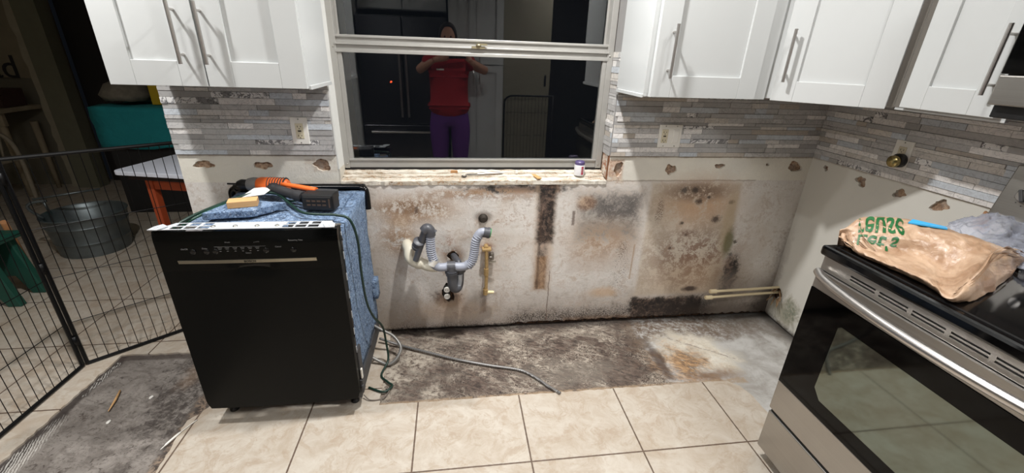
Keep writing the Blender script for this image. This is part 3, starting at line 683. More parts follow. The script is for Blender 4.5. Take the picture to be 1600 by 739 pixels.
# ================================================================== DISHWASHER
DX0, DX1 = -2.926, -2.326; YF = -.600
t = thing('dishwasher', 'black dishwasher wrapped in blue insulation, pulled out from the wall', 'dishwasher', (-2.63, -.31, 0))
def dwf(a, z, d): return Vector((a, YF+.028+(.87-z)*.012-d, z))
# door panel, slightly bowed, with recessed grip
nx, nz = 40, 44; bm = BM(); gridv = []
for j in range(nz+1):
    z = .085+(.862-.085)*j/nz; row = []
    for i in range(nx+1):
        s = i/nx; x = DX0+.004+(DX1-DX0-.008)*s; inset = (.085+.03-z)*.35 if z < .115 else 0
        x += inset*(1 if s < .5 else -1)*abs(2*s-1)**6
        d = .028+.006*(1-(2*s-1)**2)
        if z > .835: d -= (z-.835)**1.5*1.6
        ax = (x+2.628)/.10; dz = (z-.722)/.030
        if abs(ax) < 1 and -1 < dz < .5: d -= .012*(1-ax*ax)*(1-max(0, -dz))*(1 if dz < .1 else max(0, 1-(dz-.1)*2.5))
        row.append(bm.verts.new(dwf(x, z, d)))
    gridv.append(row)
for j in range(nz):
    for i in range(nx): bm.faces.new((gridv[j][i], gridv[j][i+1], gridv[j+1][i+1], gridv[j+1][i]))
ring = [gridv[0][i] for i in range(nx+1)]+[gridv[j][nx] for j in range(1, nz+1)]+[gridv[nz][i] for i in range(nx-1, -1, -1)]+[gridv[j][0] for j in range(nz-1, 0, -1)]
back = [bm.verts.new((v.co.x, YF+.035, v.co.z)) for v in ring]; n = len(ring)
for i in range(n): bm.faces.new((ring[i], ring[(i+1) % n], back[(i+1) % n], back[i]))
g = G('black_dishwasher_front'); n1 = g.noise(3, 3); door = obj('door', bm, g.out(g.mix(n1, srgb(6, 7, 7), srgb(11, 12, 11)), rough=g.ss(g.Z, .73, .70)*.25+.12, spec=.14), t, smooth=35)
# trim strip
bm = BM(); pts = []
for i in range(21):
    s = i/20; x = -2.862+.452*s; ss_ = (x-DX0)/(DX1-DX0); d = .028+.006*(1-(2*ss_-1)**2)+.001
    pts.append((x, d))
for (x0, d0), (x1, d1) in zip(pts, pts[1:]):
    v = [bm.verts.new(dwf(*q)) for q in ((x0, .744, d0), (x1, .744, d1), (x1, .757, d1+.003), (x0, .757, d0+.003), (x0, .744, d0-.004), (x1, .744, d1-.004), (x1, .757, d1-.004), (x0, .757, d0-.004))]
    bm.faces.new(v[:4]); bm.faces.new((v[3], v[2], v[6], v[7])); bm.faces.new((v[4], v[5], v[1], v[0]))
strip = obj('trim_strip', bm, simple('dull_champagne_trim', (150, 144, 128), .3, .9, .2, 8), door)
def text(name, body, size, M4, mat, parent, ext=.0004, warp=None):
    cu = bpy.data.curves.new(name, 'FONT'); cu.body = body; cu.size = size; cu.extrude = ext; cu.align_x = 'CENTER'; cu.align_y = 'CENTER'; cu.resolution_u = 3
    o = bpy.data.objects.new(name, cu); COL.objects.link(o); bpy.context.view_layer.update()
    me = bpy.data.meshes.new_from_object(o.evaluated_get(bpy.context.evaluated_depsgraph_get())); bpy.data.objects.remove(o); bpy.data.curves.remove(cu)
    me.transform(M4)
    if warp:
        for v in me.vertices: v.co = warp(v.co)
    me.materials.clear(); me.materials.append(mat); return link(name, me, parent)
def face_y(x, z, y): return Matrix.Translation((x, y, z)) @ Matrix.Rotation(PI/2, 4, 'X')
def face_x(y, z, x): return Matrix.Translation((x, y, z)) @ Matrix.Rotation(-PI/2, 4, 'Z') @ Matrix.Rotation(PI/2, 4, 'X')
pr = simple('grey_panel_print', (112, 112, 112), .5)
yt = YF+.028-.034+.001
text('logo', 'BOSCH', .012, face_y(-2.63, .7505, yt-.0035), M['blackmat'], strip)
for x, z, s in ((-2.83, .800, 'On/Off'), (-2.766, .801, 'Delay'), (-2.69, .823, 'Wash'), (-2.60, .824, 'Options'), (-2.47, .826, 'Remaining Time'), (-2.53, .803, 'Cancel'), (-2.63, .782, 'Select')):
    text('printed_label', s, .0075, face_y(x, z, yt), pr, door)
bm = BM()
for i, x in enumerate((-2.718, -2.695, -2.67, -2.646, -2.622, -2.598)):
    for z, w_, h_ in ((.802, .014, .0018), (.797, .010, .0016), (.789, .006, .002)): box(bm, (x-w_/2, yt-.0003, z), (x+w_/2, yt+.001, z+h_))
box(bm, (-2.735, yt-.0003, .8065), (-2.57, yt+.001, .8072))
obj('button_markings', bm, pr, door)
for x in (-2.806, -2.763, -2.735, -2.572, -2.482):
    bm = BM(); lathe(bm, [(.010, 0), (.010, -.0012), (.0085, -.002), (0, -.002)], (x, yt+.001, .790), 'Y', 20); obj('button', bm, M['black'], door)
# sliding label bits on the top edge
obj('top_label', B((-2.815, YF+.004, .8615), (-2.765, YF+.03, .8645)), simple('grey_label', (120, 118, 120), .4), door)
# perforated metal mounting strip
loops = [[(DX0+.02, YF-.002), (DX1-.02, YF-.002), (DX1-.03, YF+.060), (DX0+.055, YF+.060)]]
def cell(x0, x1, y0, y1): loops.append([(x0, y0), (x1, y0), (x1, y1), (x0, y1)])
for side in (DX0+.062, DX1-.185):
    for i in range(3):
        x = side+i*.042
        cell(x, x+.036, YF+.004, YF+.026); cell(x+.006, x+.036, YF+.032, YF+.055)
bm = BM(); plate(bm, loops, lambda a, b, d: (a, b, .872-d), .002)
st_ = obj('mounting_strip', bm, M['zinc'], t)
for x in (-2.735, -2.665, -2.595, -2.53):
    bm = BM(); lathe(bm, [(.007, 0), (.007, .002), (.004, .004), (0, .004)], (x, YF+.02, .872), 'Z', 14); obj('screw', bm, M['screwm'], st_)
for sx, x in ((1, DX0+.006), (-1, DX1-.006)):
    bm = BM(); prism(bm, [(x, YF-.012), (x+sx*.03, YF-.014), (x+sx*.045, YF+.02), (x+sx*.02, YF+.04), (x+sx*.005, YF+.02)], lambda a, b: (a, b, .874), lambda a, b: (a, b, .8765)); lathe(bm, [(.005, 0), (.005, .003), (0, .003)], (x+sx*.018, YF+.004, .8765), 'Z', 12)
    obj('bracket', bm, M['zinc'], t)
# tub wrapped with denim insulation
g = G('blue_denim_insulation'); nf = g.noise(75, 8, .8, 1.2); nm = g.noise(28, 6, .7, 1.0); nl = g.noise(6, 4)
vv = g.N.new('ShaderNodeTexVoronoi'); vv.inputs['Scale'].default_value = 85; g.L.new(g.P, vv.inputs['Vector'])
nk = g.noise(60, 3, .6, 1.8, off=(1, 8, 4)); nj = g.noise(95, 4, .7, 1.0, off=(6, 2, 4))
c = g.mix(g.ss(nf, .38, .60), srgb(70, 92, 124), srgb(140, 166, 198)); c = g.mix(g.ss(nj, .56, .63)*.85, c, srgb(190, 206, 226)); c = g.mix(g.ss(nk, .44, .37)*.8, c, srgb(40, 54, 78)); c = g.mix(g.ss(nm, .46, .36)*.6, c, srgb(34, 44, 60))
c = g.mix(g.ss(g.noise(52, 4, .8, .5, off=(2, 2, 2)), .56, .64)*.7, c, srgb(38, 52, 74)); c = g.mix(g.ss(nl, .5, .7)*.25, c, srgb(130, 148, 170))
M['denim'] = g.out(c, rough=.95, bump=nf+nm*.8+nk*.6, bd=.008, bs=.9)
def lumpy(bm, amp, sc, seed=0, cuts=0):
    bmesh.ops.subdivide_edges(bm, edges=bm.edges, cuts=cuts, use_grid_fill=True)
    for v in bm.verts:
        nn = mn.noise_vector(v.co*sc+Vector((seed, seed, 0)))*amp+mn.noise_vector(v.co*sc*3.3)*amp*.4
        v.co += nn
TB = .842
bm = B((DX0+.03, YF+.075, .13), (DX1-.012, -.045, TB-.012)); lumpy(bm, .007, 8, 3, 18)
obj('insulation_jacket', bm, M['denim'], t, smooth=1)
bm = B((DX0+.10, YF+.055, TB-.022), (DX1-.055, -.10, TB-.004)); lumpy(bm, .004, 10, 9, 14); obj('top_blanket', bm, M['denim'], t, smooth=1)
obj('tub_top', B((DX0+.028, YF+.05, TB-.03), (DX1-.02, YF+.14, TB-.009)), simple('grey_tub_cover', (84, 80, 74), .6, var=.25, scale=40), t, bevel=.006)
# curled dark felt at right front of the top
bm = BM(); tube(bm, smooth_path([(DX1-.19, YF+.085, TB-.002), (DX1-.09, YF+.09, TB), (DX1-.03, YF+.065, TB-.01), (DX1-.012, YF+.045, TB-.045)]), .014, 10); obj('black_seal', bm, M['blackmat'], t, smooth=1)
# rear frame rail
bm = BM(); tube(bm, smooth_path([(DX0+.0, -.03, .78), (DX0+.0, -.028, .825), (DX0+.02, -.026, .842), (DX0+.06, -.025, .846), (DX1-.06, -.025, .846), (DX1-.03, -.030, .844), (DX1-.008, -.035, .826), (DX1-.004, -.04, .74)]), .015, 10)
box(bm, (DX0+.03, -.035, .815), (DX1-.02, -.015, .85)); obj('rear_rail', bm, M['black'], t, smooth=40)
# side steel frame edges, hinge and base
obj('side_frame', B((DX1-.016, YF+.034, .09), (DX1-.006, YF+.062, .855)), M['black'], t); obj('side_frame', B((DX0+.006, YF+.034, .09), (DX0+.016, YF+.062, .855)), M['black'], t)
for z in (.8, .72, .63, .55, .46, .38, .29): obj('seal_clip', B((DX1-.006, YF+.052, z), (DX1-.0045, YF+.058, z+.03)), M['zinc'], t)
bm = BM(); box(bm, (DX1-.03, YF+.045, .055), (DX1-.006, -.07, .135)); box(bm, (DX0+.01, YF+.045, .055), (DX0+.03, -.07, .135)); box(bm, (DX0+.03, -.10, .05), (DX1-.03, -.07, .12)); box(bm, (DX0+.03, YF+.10, .06), (DX1-.03, YF+.115, .12))
obj('base_frame', bm, M['darkgrey'], t, bevel=.003)
bm = BM(); box(bm, (DX1-.012, YF+.055, .12), (DX1-.001, YF+.10, .30)); box(bm, (DX1-.010, YF+.045, .08), (DX1+.004, YF+.085, .15)); tube(bm, [(DX1-.004, YF+.05, .115), (DX1+.006, YF+.05, .115)], .012, 12)
hg = obj('hinge', bm, M['darkgrey'], t, bevel=.003)
bm = BM(); box(bm, (DX1-.002, YF+.048, .155), (DX1+.006, YF+.062, .205)); obj('white_clip', bm, M['white'], hg, bevel=.003)
bm = BM(); box(bm, (DX1-.012, -.11, .28), (DX1+.012, -.05, .38)); lumpy(bm, .004, 30, 2, 4); obj('loose_flap', bm, M['denim'], t, smooth=1)
for fx, fy in ((DX0+.05, YF+.09), (DX1-.05, YF+.09), (DX0+.05, -.1), (DX1-.05, -.1)):
    bm = BM(); lathe(bm, [(.018, 0), (.018, .008), (.006, .012), (.006, .06)], (fx, fy, 0), 'Z', 14); obj('foot', bm, M['blackmat'], t)

# things on top of the dishwasher
bm = BM(); pts = ragged([(-2.835, -.455), (-2.665, -.425), (-2.585, -.33), (-2.69, -.315), (-2.80, -.345)], .02, .004, 3); prism(bm, pts, lambda a, b: (a, b, TB+.006), lambda a, b: (a, b, TB+.034))
tag(obj('insulation_scrap', bm, M['denim'], bevel=.004), 'loose slab of blue insulation lying on top under a wood block', 'insulation')
g = G('pine_wood').local(); n = g.noise(10, 5, .6, .5, st=(1, 8, 8)); M['pine'] = g.out(g.mix(n, srgb(176, 132, 84), srgb(216, 176, 124)), rough=.6)
wbk = obj('wood_block', B((-.05, -.027, 0), (.05, .027, .025)), M['pine'], bevel=.002); wbk.location = (-2.722, -.374, TB+.0345); wbk.rotation_euler = (0, 0, .28)
tag(wbk, 'short pale pine block resting on the loose blue insulation slab', 'wood block')
bm = BM(); pts = [(-2.775, -.285), (-2.69, -.262), (-2.665, -.198), (-2.745, -.212)]; prism(bm, pts, lambda a, b: (a, b, TB+.037+(b+.285)*.25), lambda a, b: (a, b, TB+.038+(b+.285)*.25))
tg = tag(obj('paper_tag', bm, M['white']), 'small white paper tag tied on the green cord beside the drill', 'tag')
# cordless drill
t = thing('cordless_drill', 'orange and grey cordless drill with black battery lying on the dishwasher', 'drill', (-2.60, -.24, TB))
org = simple('orange_abs', (222, 104, 44), .4, var=.08, scale=40); grip = simple('dark_rubber_grip', (40, 40, 42), .6, var=.15, scale=80)
Hd = Vector((-2.70, -.175, TB+.058)); dv = Vector((-.95, .12, .0)).normalized()
Q = dv.to_track_quat('Z', 'Y').to_matrix()
bm = BM(); lathe(bm, [(.0, -.085), (.022, -.083), (.031, -.07), (.033, -.02), (.033, .03), (.028, .045), (0, .045)], Hd, 'Z', 20, M=Q); obj('motor_housing', bm, org, t, smooth=35)
bm = BM(); lathe(bm, [(.030, .043), (.031, .065), (.026, .085), (0, .085)], Hd, 'Z', 20, M=Q); obj('gear_collar', bm, simple('light_grey_gearbox', (120, 118, 116), .5), t, smooth=35)
bm = BM(); lathe(bm, [(.020, .084), (.021, .115), (.013, .132), (0, .132)], Hd, 'Z', 16, M=Q); tube(bm, [Hd+dv*.13, Hd+dv*.175], .004, 8); obj('chuck', bm, M['blackmat'], t, smooth=35)
bm = BM()
for k in range(7): 
    p = Hd-dv*(.075-.011*k); lathe(bm, [(.0336, 0), (.0344, .002), (.0336, .004)], p, 'Z', 20, M=Q)
obj('vent_band', bm, grip, t)
hp = smooth_path([Hd-dv*.015+Vector((.0, -.01, -.004)), Hd+Vector((.06, -.055, -.006)), Hd+Vector((.125, -.105, -.008)), Hd+Vector((.185, -.150, -.008))])
bm = BM(); tube(bm, hp, [.024]*6+[.020]*(len(hp)-12)+[.023]*6, 12); obj('handle', bm, grip, t, smooth=40)
bm = BM(); tube(bm, [Hd+Vector((.03, -.01, .012)), Hd+Vector((.14, -.075, .014)), Hd+Vector((.225, -.115, .010))], [.008, .010, .012], 10); obj('orange_spine', bm, org, t, smooth=40)
Mb = Matrix.Translation((-2.452, -.345, TB+.038)) @ Matrix.Rotation(-.12, 4, 'Z')
bm = BM(); box(bm, (-.062, -.020, -.032), (.062, .045, .034), Mb); bat = obj('battery', bm, M['blackmat'], t, bevel=.006)
bm = BM(); box(bm, (-.055, -.024, -.024), (.055, -.019, .026), Mb); obj('terminal_face', bm, simple('dark_battery_face', (28, 27, 27), .5), bat, bevel=.002)
bm = BM()
for i in range(4):
    for z in (-.010, .006): box(bm, (-.040+i*.02, -.0255, z), (-.026+i*.02, -.0235, z+.006), Mb)
box(bm, (.045, -.0255, -.016), (.05, -.0235, .018), Mb); obj('contacts', bm, simple('brown_contact', (84, 66, 54), .5), bat)
bm = BM(); box(bm, (-.045, .045, .0), (.055, .07, .034), Mb); obj('handle_foot', bm, grip, t, bevel=.006)
# green cord
cp = smooth_path([(-2.905, -.46, .70), (-2.915, -.52, .80), (-2.875, -.515, .862), (-2.82, -.38, .878), (-2.75, -.255, .884), (-2.66, -.235, .882), (-2.575, -.325, .868), (-2.50, -.418, .862), (-2.43, -.445, .862), (-2.365, -.455, .862), (-2.315, -.465, .845), (-2.298, -.452, .75), (-2.302, -.44, .62), (-2.300, -.42, .46), (-2.292, -.36, .34), (-2.275, -.27, .22), (-2.27, -.25, .12), (-2.262, -.28, .03), (-2.285, -.36, .006), (-2.25, -.41, .006), (-2.225, -.44, .006), (-2.26, -.475, .006), (-2.33, -.44, .006)], 8)
bm = BM(); tube(bm, cp, .0052, 8); cd = obj('power_cord', bm, simple('dark_green_cord', (16, 46, 36), .4), smooth=1)
tag(cd, 'dark green cord draped over the dishwasher and down its side', 'cord')
cp = smooth_path([(-2.90, -.44, .74), (-2.89, -.50, .83), (-2.84, -.46, .868), (-2.79, -.32, .876), (-2.73, -.225, .878), (-2.66, -.205, .87), (-2.60, -.26, .856), (-2.56, -.22, .85)], 8)
bm = BM(); tube(bm, cp, .0048, 8); tag(obj('power_cord', bm, simple('green_cord', (22, 62, 48), .4), smooth=1), 'second green cord loop crossing behind the wood block', 'cord')
# hoses
hz = -.008
cp = smooth_path([(-2.33, -.10, .03), (-2.28, -.12, .02), (-2.207, -.147, .008), (-2.06, -.215, .006), (-1.917, -.279, .004), (-1.76, -.335, .002), (-1.617, -.38, .001), (-1.55, -.435, .001), (-1.50, -.50, .001), (-1.459, -.553, .007)], 10)
bm = BM(); tube(bm, cp, .0068, 10); lathe(bm, [(.0072, 0), (.0072, .012)], cp[-1], 'Z', 10, M=(cp[-1]-cp[-2]).to_track_quat('Z', 'Y').to_matrix())
g = G('grey_corrugated_hose'); gn = g.math('SINE', (g.X+g.Y*.6)*900); M['hose'] = g.out(g.mix(g.ss(gn, -1, 1), srgb(112, 110, 108), srgb(156, 154, 152)), rough=.3, metal=.5, bump=gn, bd=.0006)
tag(obj('drain_hose', bm, M['hose'], smooth=1), 'long grey hose snaking over the stained concrete from the dishwasher', 'hose')
cp = smooth_path([(-2.345, -.15, .15), (-2.296, -.172, .13), (-2.243, -.184, .10), (-2.205, -.225, .06), (-2.222, -.265, .025), (-2.259, -.286, .006), (-2.30, -.275, .015), (-2.35, -.26, .04)], 10)
bm = BM(); tube(bm, cp, .0075, 10); tag(obj('supply_hose', bm, simple('pale_grey_hose', (136, 134, 130), .4, .4)), 'pale grey hose loop beside the lower right side of the dishwasher', 'hose')
cp = smooth_path([(-2.34, -.50, .02), (-2.31, -.52, .006), (-2.26, -.515, .005), (-2.235, -.47, .005), (-2.25, -.44, .006)], 8)
bm = BM(); tube(bm, cp, .0025, 8); tag(obj('thin_wire', bm, simple('grey_wire', (110, 100, 92), .5)), 'short thin wire curled on the tile by the dishwasher foot', 'wire')

# ================================================================== PLUMBING
t = thing('sink_drain', 'grey corrugated double sink drain and trap hanging on the wall', 'pipe', (-1.94, -.13, .32))
grp = simple('light_grey_flexible_pipe', (146, 150, 162), .4, var=.06, scale=30); dgp = simple('dark_grey_abs_fitting', (72, 73, 78), .42, var=.12, scale=40); pvc = simple('old_white_pvc', (214, 208, 190), .5, var=.1, scale=20)
def corr(path, r, amp=.0022, pitch=.0115, smooth_first=.0):
    P = smooth_path(path, 24); L = 0; rs = [r]
    for a, b in zip(P, P[1:]):
        L += (b-a).length; rs.append(r+amp*math.sin(2*PI*L/pitch))
    return P, rs
def ctube(name, path, r, **k):
    P, rs = corr(path, r, **k); bm = BM(); tube(bm, P, rs, 18); return obj(name, bm, grp, t, smooth=1)
yp = -.13
ctube('corrugated_tube', [(-2.037, yp, .645), (-2.038, yp, .60), (-2.038, yp, .56), (-2.034, yp, .525), (-2.028, yp, .50)], .0215)
bm = BM(); tube(bm, smooth_path([(-2.030, yp, .508), (-2.024, yp, .478), (-2.002, yp, .461), (-1.965, yp, .460), (-1.948, yp, .462)], 6), .0215, 18); lathe(bm, [(.0245, 0), (.0245, .012)], (-1.965, yp, .461), 'X', 18); obj('elbow', bm, grp, t, smooth=40)
ctube('corrugated_tube', [(-1.858, yp, .462), (-1.838, yp, .488), (-1.828, yp, .53), (-1.823, yp, .575), (-1.815, yp, .61), (-1.80, yp, .632)], .0215)
bm = BM(); tube(bm, smooth_path([(-1.930, yp, .462), (-1.90, yp, .459), (-1.872, yp, .462), (-1.852, yp, .478)], 6), .0215, 18); obj('elbow', bm, grp, t, smooth=40)
bm = BM(); tube(bm, smooth_path([(-1.812, yp, .62), (-1.795, yp, .642), (-1.775, yp, .645)], 6), .0215, 18); obj('smooth_end', bm, grp, t, smooth=40)
bm = BM(); tube(bm, [(-1.782, yp, .645), (-1.758, yp, .640)], .026, 18); tube(bm, [(-1.762, yp, .641), (-1.752, yp, .639)], .028, 18); cap = obj('coupling', bm, dgp, t, smooth=40)
bm = BM(); tube(bm, [(-1.756, yp, .640), (-1.747, yp, .638)], .024, 18); obj('green_end', bm, simple('green_plastic_plug', (52, 132, 72), .5, var=.3, scale=90), cap, smooth=40)
# dark elbow and arm at left
bm = BM(); tube(bm, smooth_path([(-2.038, yp, .632), (-2.039, yp, .657), (-2.052, yp, .668), (-2.066, yp, .655)], 6), .026, 16); tube(bm, [(-2.020, yp, .655), (-2.012, yp-.002, .648)], .012, 10); obj('top_elbow', bm, dgp, t, smooth=40)
bm = BM(); tube(bm, [(-2.060, yp, .66), (-2.083, yp+.005, .59), (-2.114, yp+.0, .50)], [.017, .017, .014], 12); tube(bm, [(-2.060, yp+.02, .65), (-2.085, yp+.02, .585)], .02, 14)
obj('drain_arm', bm, dgp, t, smooth=40)
bm = BM(); lathe(bm, [(.017, -.03), (.026, -.028), (.028, -.012), (.024, -.010), (.024, .010), (.028, .012), (.028, .022), (.02, .026)], (-2.098, yp+.01, .585), 'Z', 16, M=Matrix.Rotation(.5, 3, 'X') @ Matrix.Rotation(.3, 3, 'Y')); obj('union_nut', bm, dgp, t, smooth=40)
# T and trap
bm = BM(); tube(bm, [(-1.962, yp, .462), (-1.922, yp, .462)], .027, 18); tube(bm, [(-1.941, yp, .487), (-1.941, yp, .475)], [.010, .024], 14); tube(bm, [(-1.941, yp, .47), (-1.941, yp, .415)], [.029, .0295], 18)
for zz in (.432, .44): tube(bm, [(-1.941, yp, zz), (-1.941, yp, zz-.004)], .033, 18)
obj('tee', bm, dgp, t, smooth=40)
bm = BM(); tube(bm, smooth_path([(-1.941, yp, .43), (-1.938, yp, .37), (-1.930, yp+.004, .338), (-1.915, yp+.012, .332), (-1.905, yp+.03, .35), (-1.902, yp+.04, .40), (-1.902, yp+.045, .42)], 8), .0245, 18); obj('trap_bend', bm, dgp, t, smooth=40)
bm = BM(); lathe(bm, [(.024, -.016), (.034, -.012), (.034, .006), (.026, .010)], (-1.902, yp+.045, .425), 'Z', 18); tube(bm, smooth_path([(-1.902, yp+.045, .43), (-1.905, yp+.055, .455), (-1.918, -.04, .46), (-1.93, .006, .457)], 6), .017, 14); obj('trap_arm', bm, dgp, t, smooth=40)
bm = BM(); tube(bm, smooth_path([(-1.908, yp+.012, .345), (-1.903, yp+.02, .37), (-1.901, yp+.025, .405)], 4), .016, 12); obj('trap_glint_strip', bm, simple('pale_trap_glint', (176, 182, 190), .25, .4), t, smooth=40)  # pale strip on the trap stands in for a glint
# white pvc
bm = BM(); tube(bm, smooth_path([(-2.165, .006, .53), (-2.158, -.045, .54), (-2.148, -.075, .53), (-2.145, -.09, .498), (-2.12, -.095, .475), (-2.085, -.10, .468), (-2.05, -.11, .458), (-2.01, -.115, .456)], 8), .027, 18); lathe(bm, [(.031, -.012), (.031, .012)], (-2.10, -.097, .471), 'Z', 18, M=Vector((.95, 0, -.2)).to_track_quat('Z', 'Y').to_matrix())
obj('white_pipe', bm, pvc, t, smooth=40)
bm = BM(); tube(bm, [(-2.022, yp-.001, .508), (-2.034, yp-.001, .475)], .0232, 16, caps=False); obj('paper_wrap', bm, M['white'], t)
# hose through the top right hole
bm = BM(); lathe(bm, [(.024, -.004), (.024, .0), (.014, -.016), (.014, -.03), (0, -.03)], (-1.775, 0, .668), 'Y', 20); tag(obj('pipe_stub', bm, simple('corroded_dark_pipe', (60, 54, 48), .6, .4), smooth=40), 'short corroded pipe stub in the wall above the green plug', 'pipe')
# brass water line
t = thing('water_valve', 'corroded brass water riser with shutoff valve on the stained wall', 'valve', (-1.76, -.03, .24))
br = simple('corroded_brass', (172, 144, 98), .5, .3, var=.4, scale=90)
bm = BM(); tube(bm, [(-1.759, -.035, .50), (-1.757, -.035, .38), (-1.760, -.035, .26)], .0095, 12); obj('riser', bm, br, t, smooth=40)
bm = BM(); box(bm, (-1.782, -.045, .498), (-1.734, -.008, .512)); tube(bm, [(-1.759, -.03, .512), (-1.759, .004, .512)], .012, 12); obj('top_elbow', bm, br, t, bevel=.003)
bm = BM(); tube(bm, [(-1.759, -.035, .395), (-1.759, -.035, .355)], .013, 8); obj('coupling', bm, br, t, smooth=40)
bm = BM(); tube(bm, [(-1.762, -.035, .27), (-1.762, -.035, .238)], .014, 10); tube(bm, [(-1.762, -.035, .25), (-1.762, .006, .25)], .011, 10); obj('bottom_elbow', bm, br, t, smooth=40)
bm = BM(); tube(bm, [(-1.755, -.035, .25), (-1.722, -.037, .25)], .009, 12); tube(bm, [(-1.735, -.037, .25), (-1.716, -.038, .25)], .0075, 12); obj('outlet_stub', bm, simple('ivory_cap', (216, 202, 160), .5), t, smooth=40)
bm = BM(); box(bm, (-1.738, -.03, .44), (-1.718, -.004, .478)); tube(bm, [(-1.745, -.035, .46), (-1.728, -.035, .46)], .007, 10); v_ = obj('valve_body', bm, simple('tarnished_valve', (118, 112, 104), .4, .6, var=.3, scale=90), t, bevel=.003)
bm = BM(); box(bm, (-1.742, -.037, .43), (-1.708, -.032, .437)); obj('lever', bm, M['screwm'], v_)
# outlet in ragged hole
t = thing('receptacle', 'bare duplex receptacle in a rotted hole behind the drain trap', 'outlet', (-1.965, .0, .18))
bm = BM(); box(bm, (-1.992, .002, .185), (-1.952, .0135, .285)); obj('metal_yoke', bm, M['blackmat'], t)
for z in (.255, .213):
    bm = BM(); lathe(bm, [(.0165, .0), (.0165, -.006), (.015, -.008), (0, -.008)], (-1.970, .001, z), 'Y', 20); r_ = obj('socket_face', bm, M['white'], t, smooth=40)
    bm = BM(); box(bm, (-1.9765, -.0075, z-.003), (-1.9745, -.0068, z+.006)); box(bm, (-1.9665, -.0075, z-.003), (-1.9645, -.0068, z+.005)); obj('slots', bm, M['blackmat'], r_)
# PEX stubs at right
g_pex = simple('ivory_pex', (222, 206, 170), .45, var=.06)
for k, (z, xe, ye, lab) in enumerate(((.213, -.42, -.062, 'upper of the two ivory water stubs from the right corner'), (.178, -.445, -.07, 'lower of the two ivory water stubs from the right corner'))):
    t = thing('water_stub', lab, 'pipe', (xe, ye, z), 0, 'ivory stub pipes')
    bm = BM(); tube(bm, [(.008, -.045, z-.012*k*0), (-.2, -.054, z), (xe, ye, z)], .0075, 12); obj('pipe', bm, g_pex, t, smooth=40)
    bm = BM(); tube(bm, [(xe+.006, ye, z), (xe-.032, ye, z)], .0125, 16); tube(bm, [(xe-.030, ye, z), (xe-.036, ye, z)], .010, 16); obj('cap', bm, g_pex, t, smooth=40)
bm = BM()
for i in range(9):
    a = i*.7; tube(bm, [(-.004, -.05+.03*math.cos(a), .17+.03*math.sin(a)), (-.03-.01*(i % 3), -.06+.05*math.cos(a)-.02, .16+.045*math.sin(a)-.01)], [.006, .002], 5)
tag(obj('torn_paper', bm, simple('torn_brown_drywall_paper', (150, 122, 92), .9, var=.4, scale=60)), 'torn drywall paper curling around the pipe hole at right corner', 'paper')

# ================================================================== OUTLETS
def outlet_plate(name, label, f, x0, x1, z0, z1, kinds):
    t = thing(name, label, 'outlet', f((x0+x1)/2, z0, .01))
    bm = BM(); fbox(bm, f, x0, x1, z0, z1, .009, .0165); obj('cover_plate', bm, M['white'], t, bevel=.002)
    n = len(kinds); w_ = (x1-x0)/n
    for i, kd in enumerate(kinds):
        cx = x0+w_*(i+.5); zc = (z0+z1)/2
        bm = BM(); fbox(bm, f, cx-.0165, cx+.0165, zc-.033, zc+.033, .015, .0185); m_ = obj('device' if kd == 'o' else 'rocker_switch', bm, M['almond'] if kd == 'o' else M['white'], t, bevel=.0012)
        if kd == 'o':
            bm = BM()
            for s in (-1, 1):
                zz = zc+s*.020; fbox(bm, f, cx-.008, cx-.0055, zz-.004, zz+.004, .018, .0189); fbox(bm, f, cx+.0055, cx+.008, zz-.003, zz+.003, .018, .0189); fbox(bm, f, cx-.002, cx+.002, zz-.011, zz-.007, .018, .0189)
            fbox(bm, f, cx-.007, cx+.007, zc-.003, zc+.004, .018, .0192)
            obj('slots', bm, simple('outlet_slot', (70, 60, 46), .5), m_)
        else:
            bm = BM(); fbox(bm, f, cx-.013, cx+.013, zc-.028, zc+.028, .018, .0205); obj('paddle', bm, M['white'], m_, bevel=.001)
        for zz in (z0+.008, z1-.008):
            bm = BM(); c0 = f(cx, zz, .0165); nn = (f(cx, zz, 1)-f(cx, zz, 0)).normalized(); lathe(bm, [(.003, 0), (.003, .0008), (0, .001)], c0, 'Z', 10, M=nn.to_track_quat('Z', 'Y').to_matrix()); obj('screw', bm, M['screwm'], t)
    return t
fb = fr((0, 0, 0), (1, 0, 0), (0, -1, 0)); fR = fr((0, 0, 0), (0, -1, 0), (-1, 0, 0))
outlet_plate('wall_outlet', 'single white outlet plate on the mosaic left of the window', fb, -2.630, -2.558, 1.042, 1.160, 'o')
outlet_plate('wall_outlet', 'white double plate with outlet and rocker switch, right of the window', fb, -.904, -.786, 1.039, 1.152, 'os')
outlet_plate('wall_outlet', 'white outlet plate with brass plug-in on the right wall mosaic', fR, .421, .499, 1.046, 1.163, 'o')
t = thing('plug_in_light', 'round brass and black plug-in pushed into the right wall outlet', 'night light', (-.045, -.47, 1.06))
bm = BM(); lathe(bm, [(.027, -.019), (.029, -.022), (.029, -.040), (.024, -.045), (0, -.045)], (0, -.474, 1.082), 'X', 28); obj('base', bm, M['blackmat'], t, smooth=40)
bm = BM(); lathe(bm, [(.022, -.042), (.026, -.052), (.024, -.064), (.014, -.070), (0, -.071)], (0, -.474, 1.078), 'X', 28); obj('brass_face', bm, simple('polished_antique_brass', (176, 160, 110), .22, 1, .2, 30), t, smooth=40)

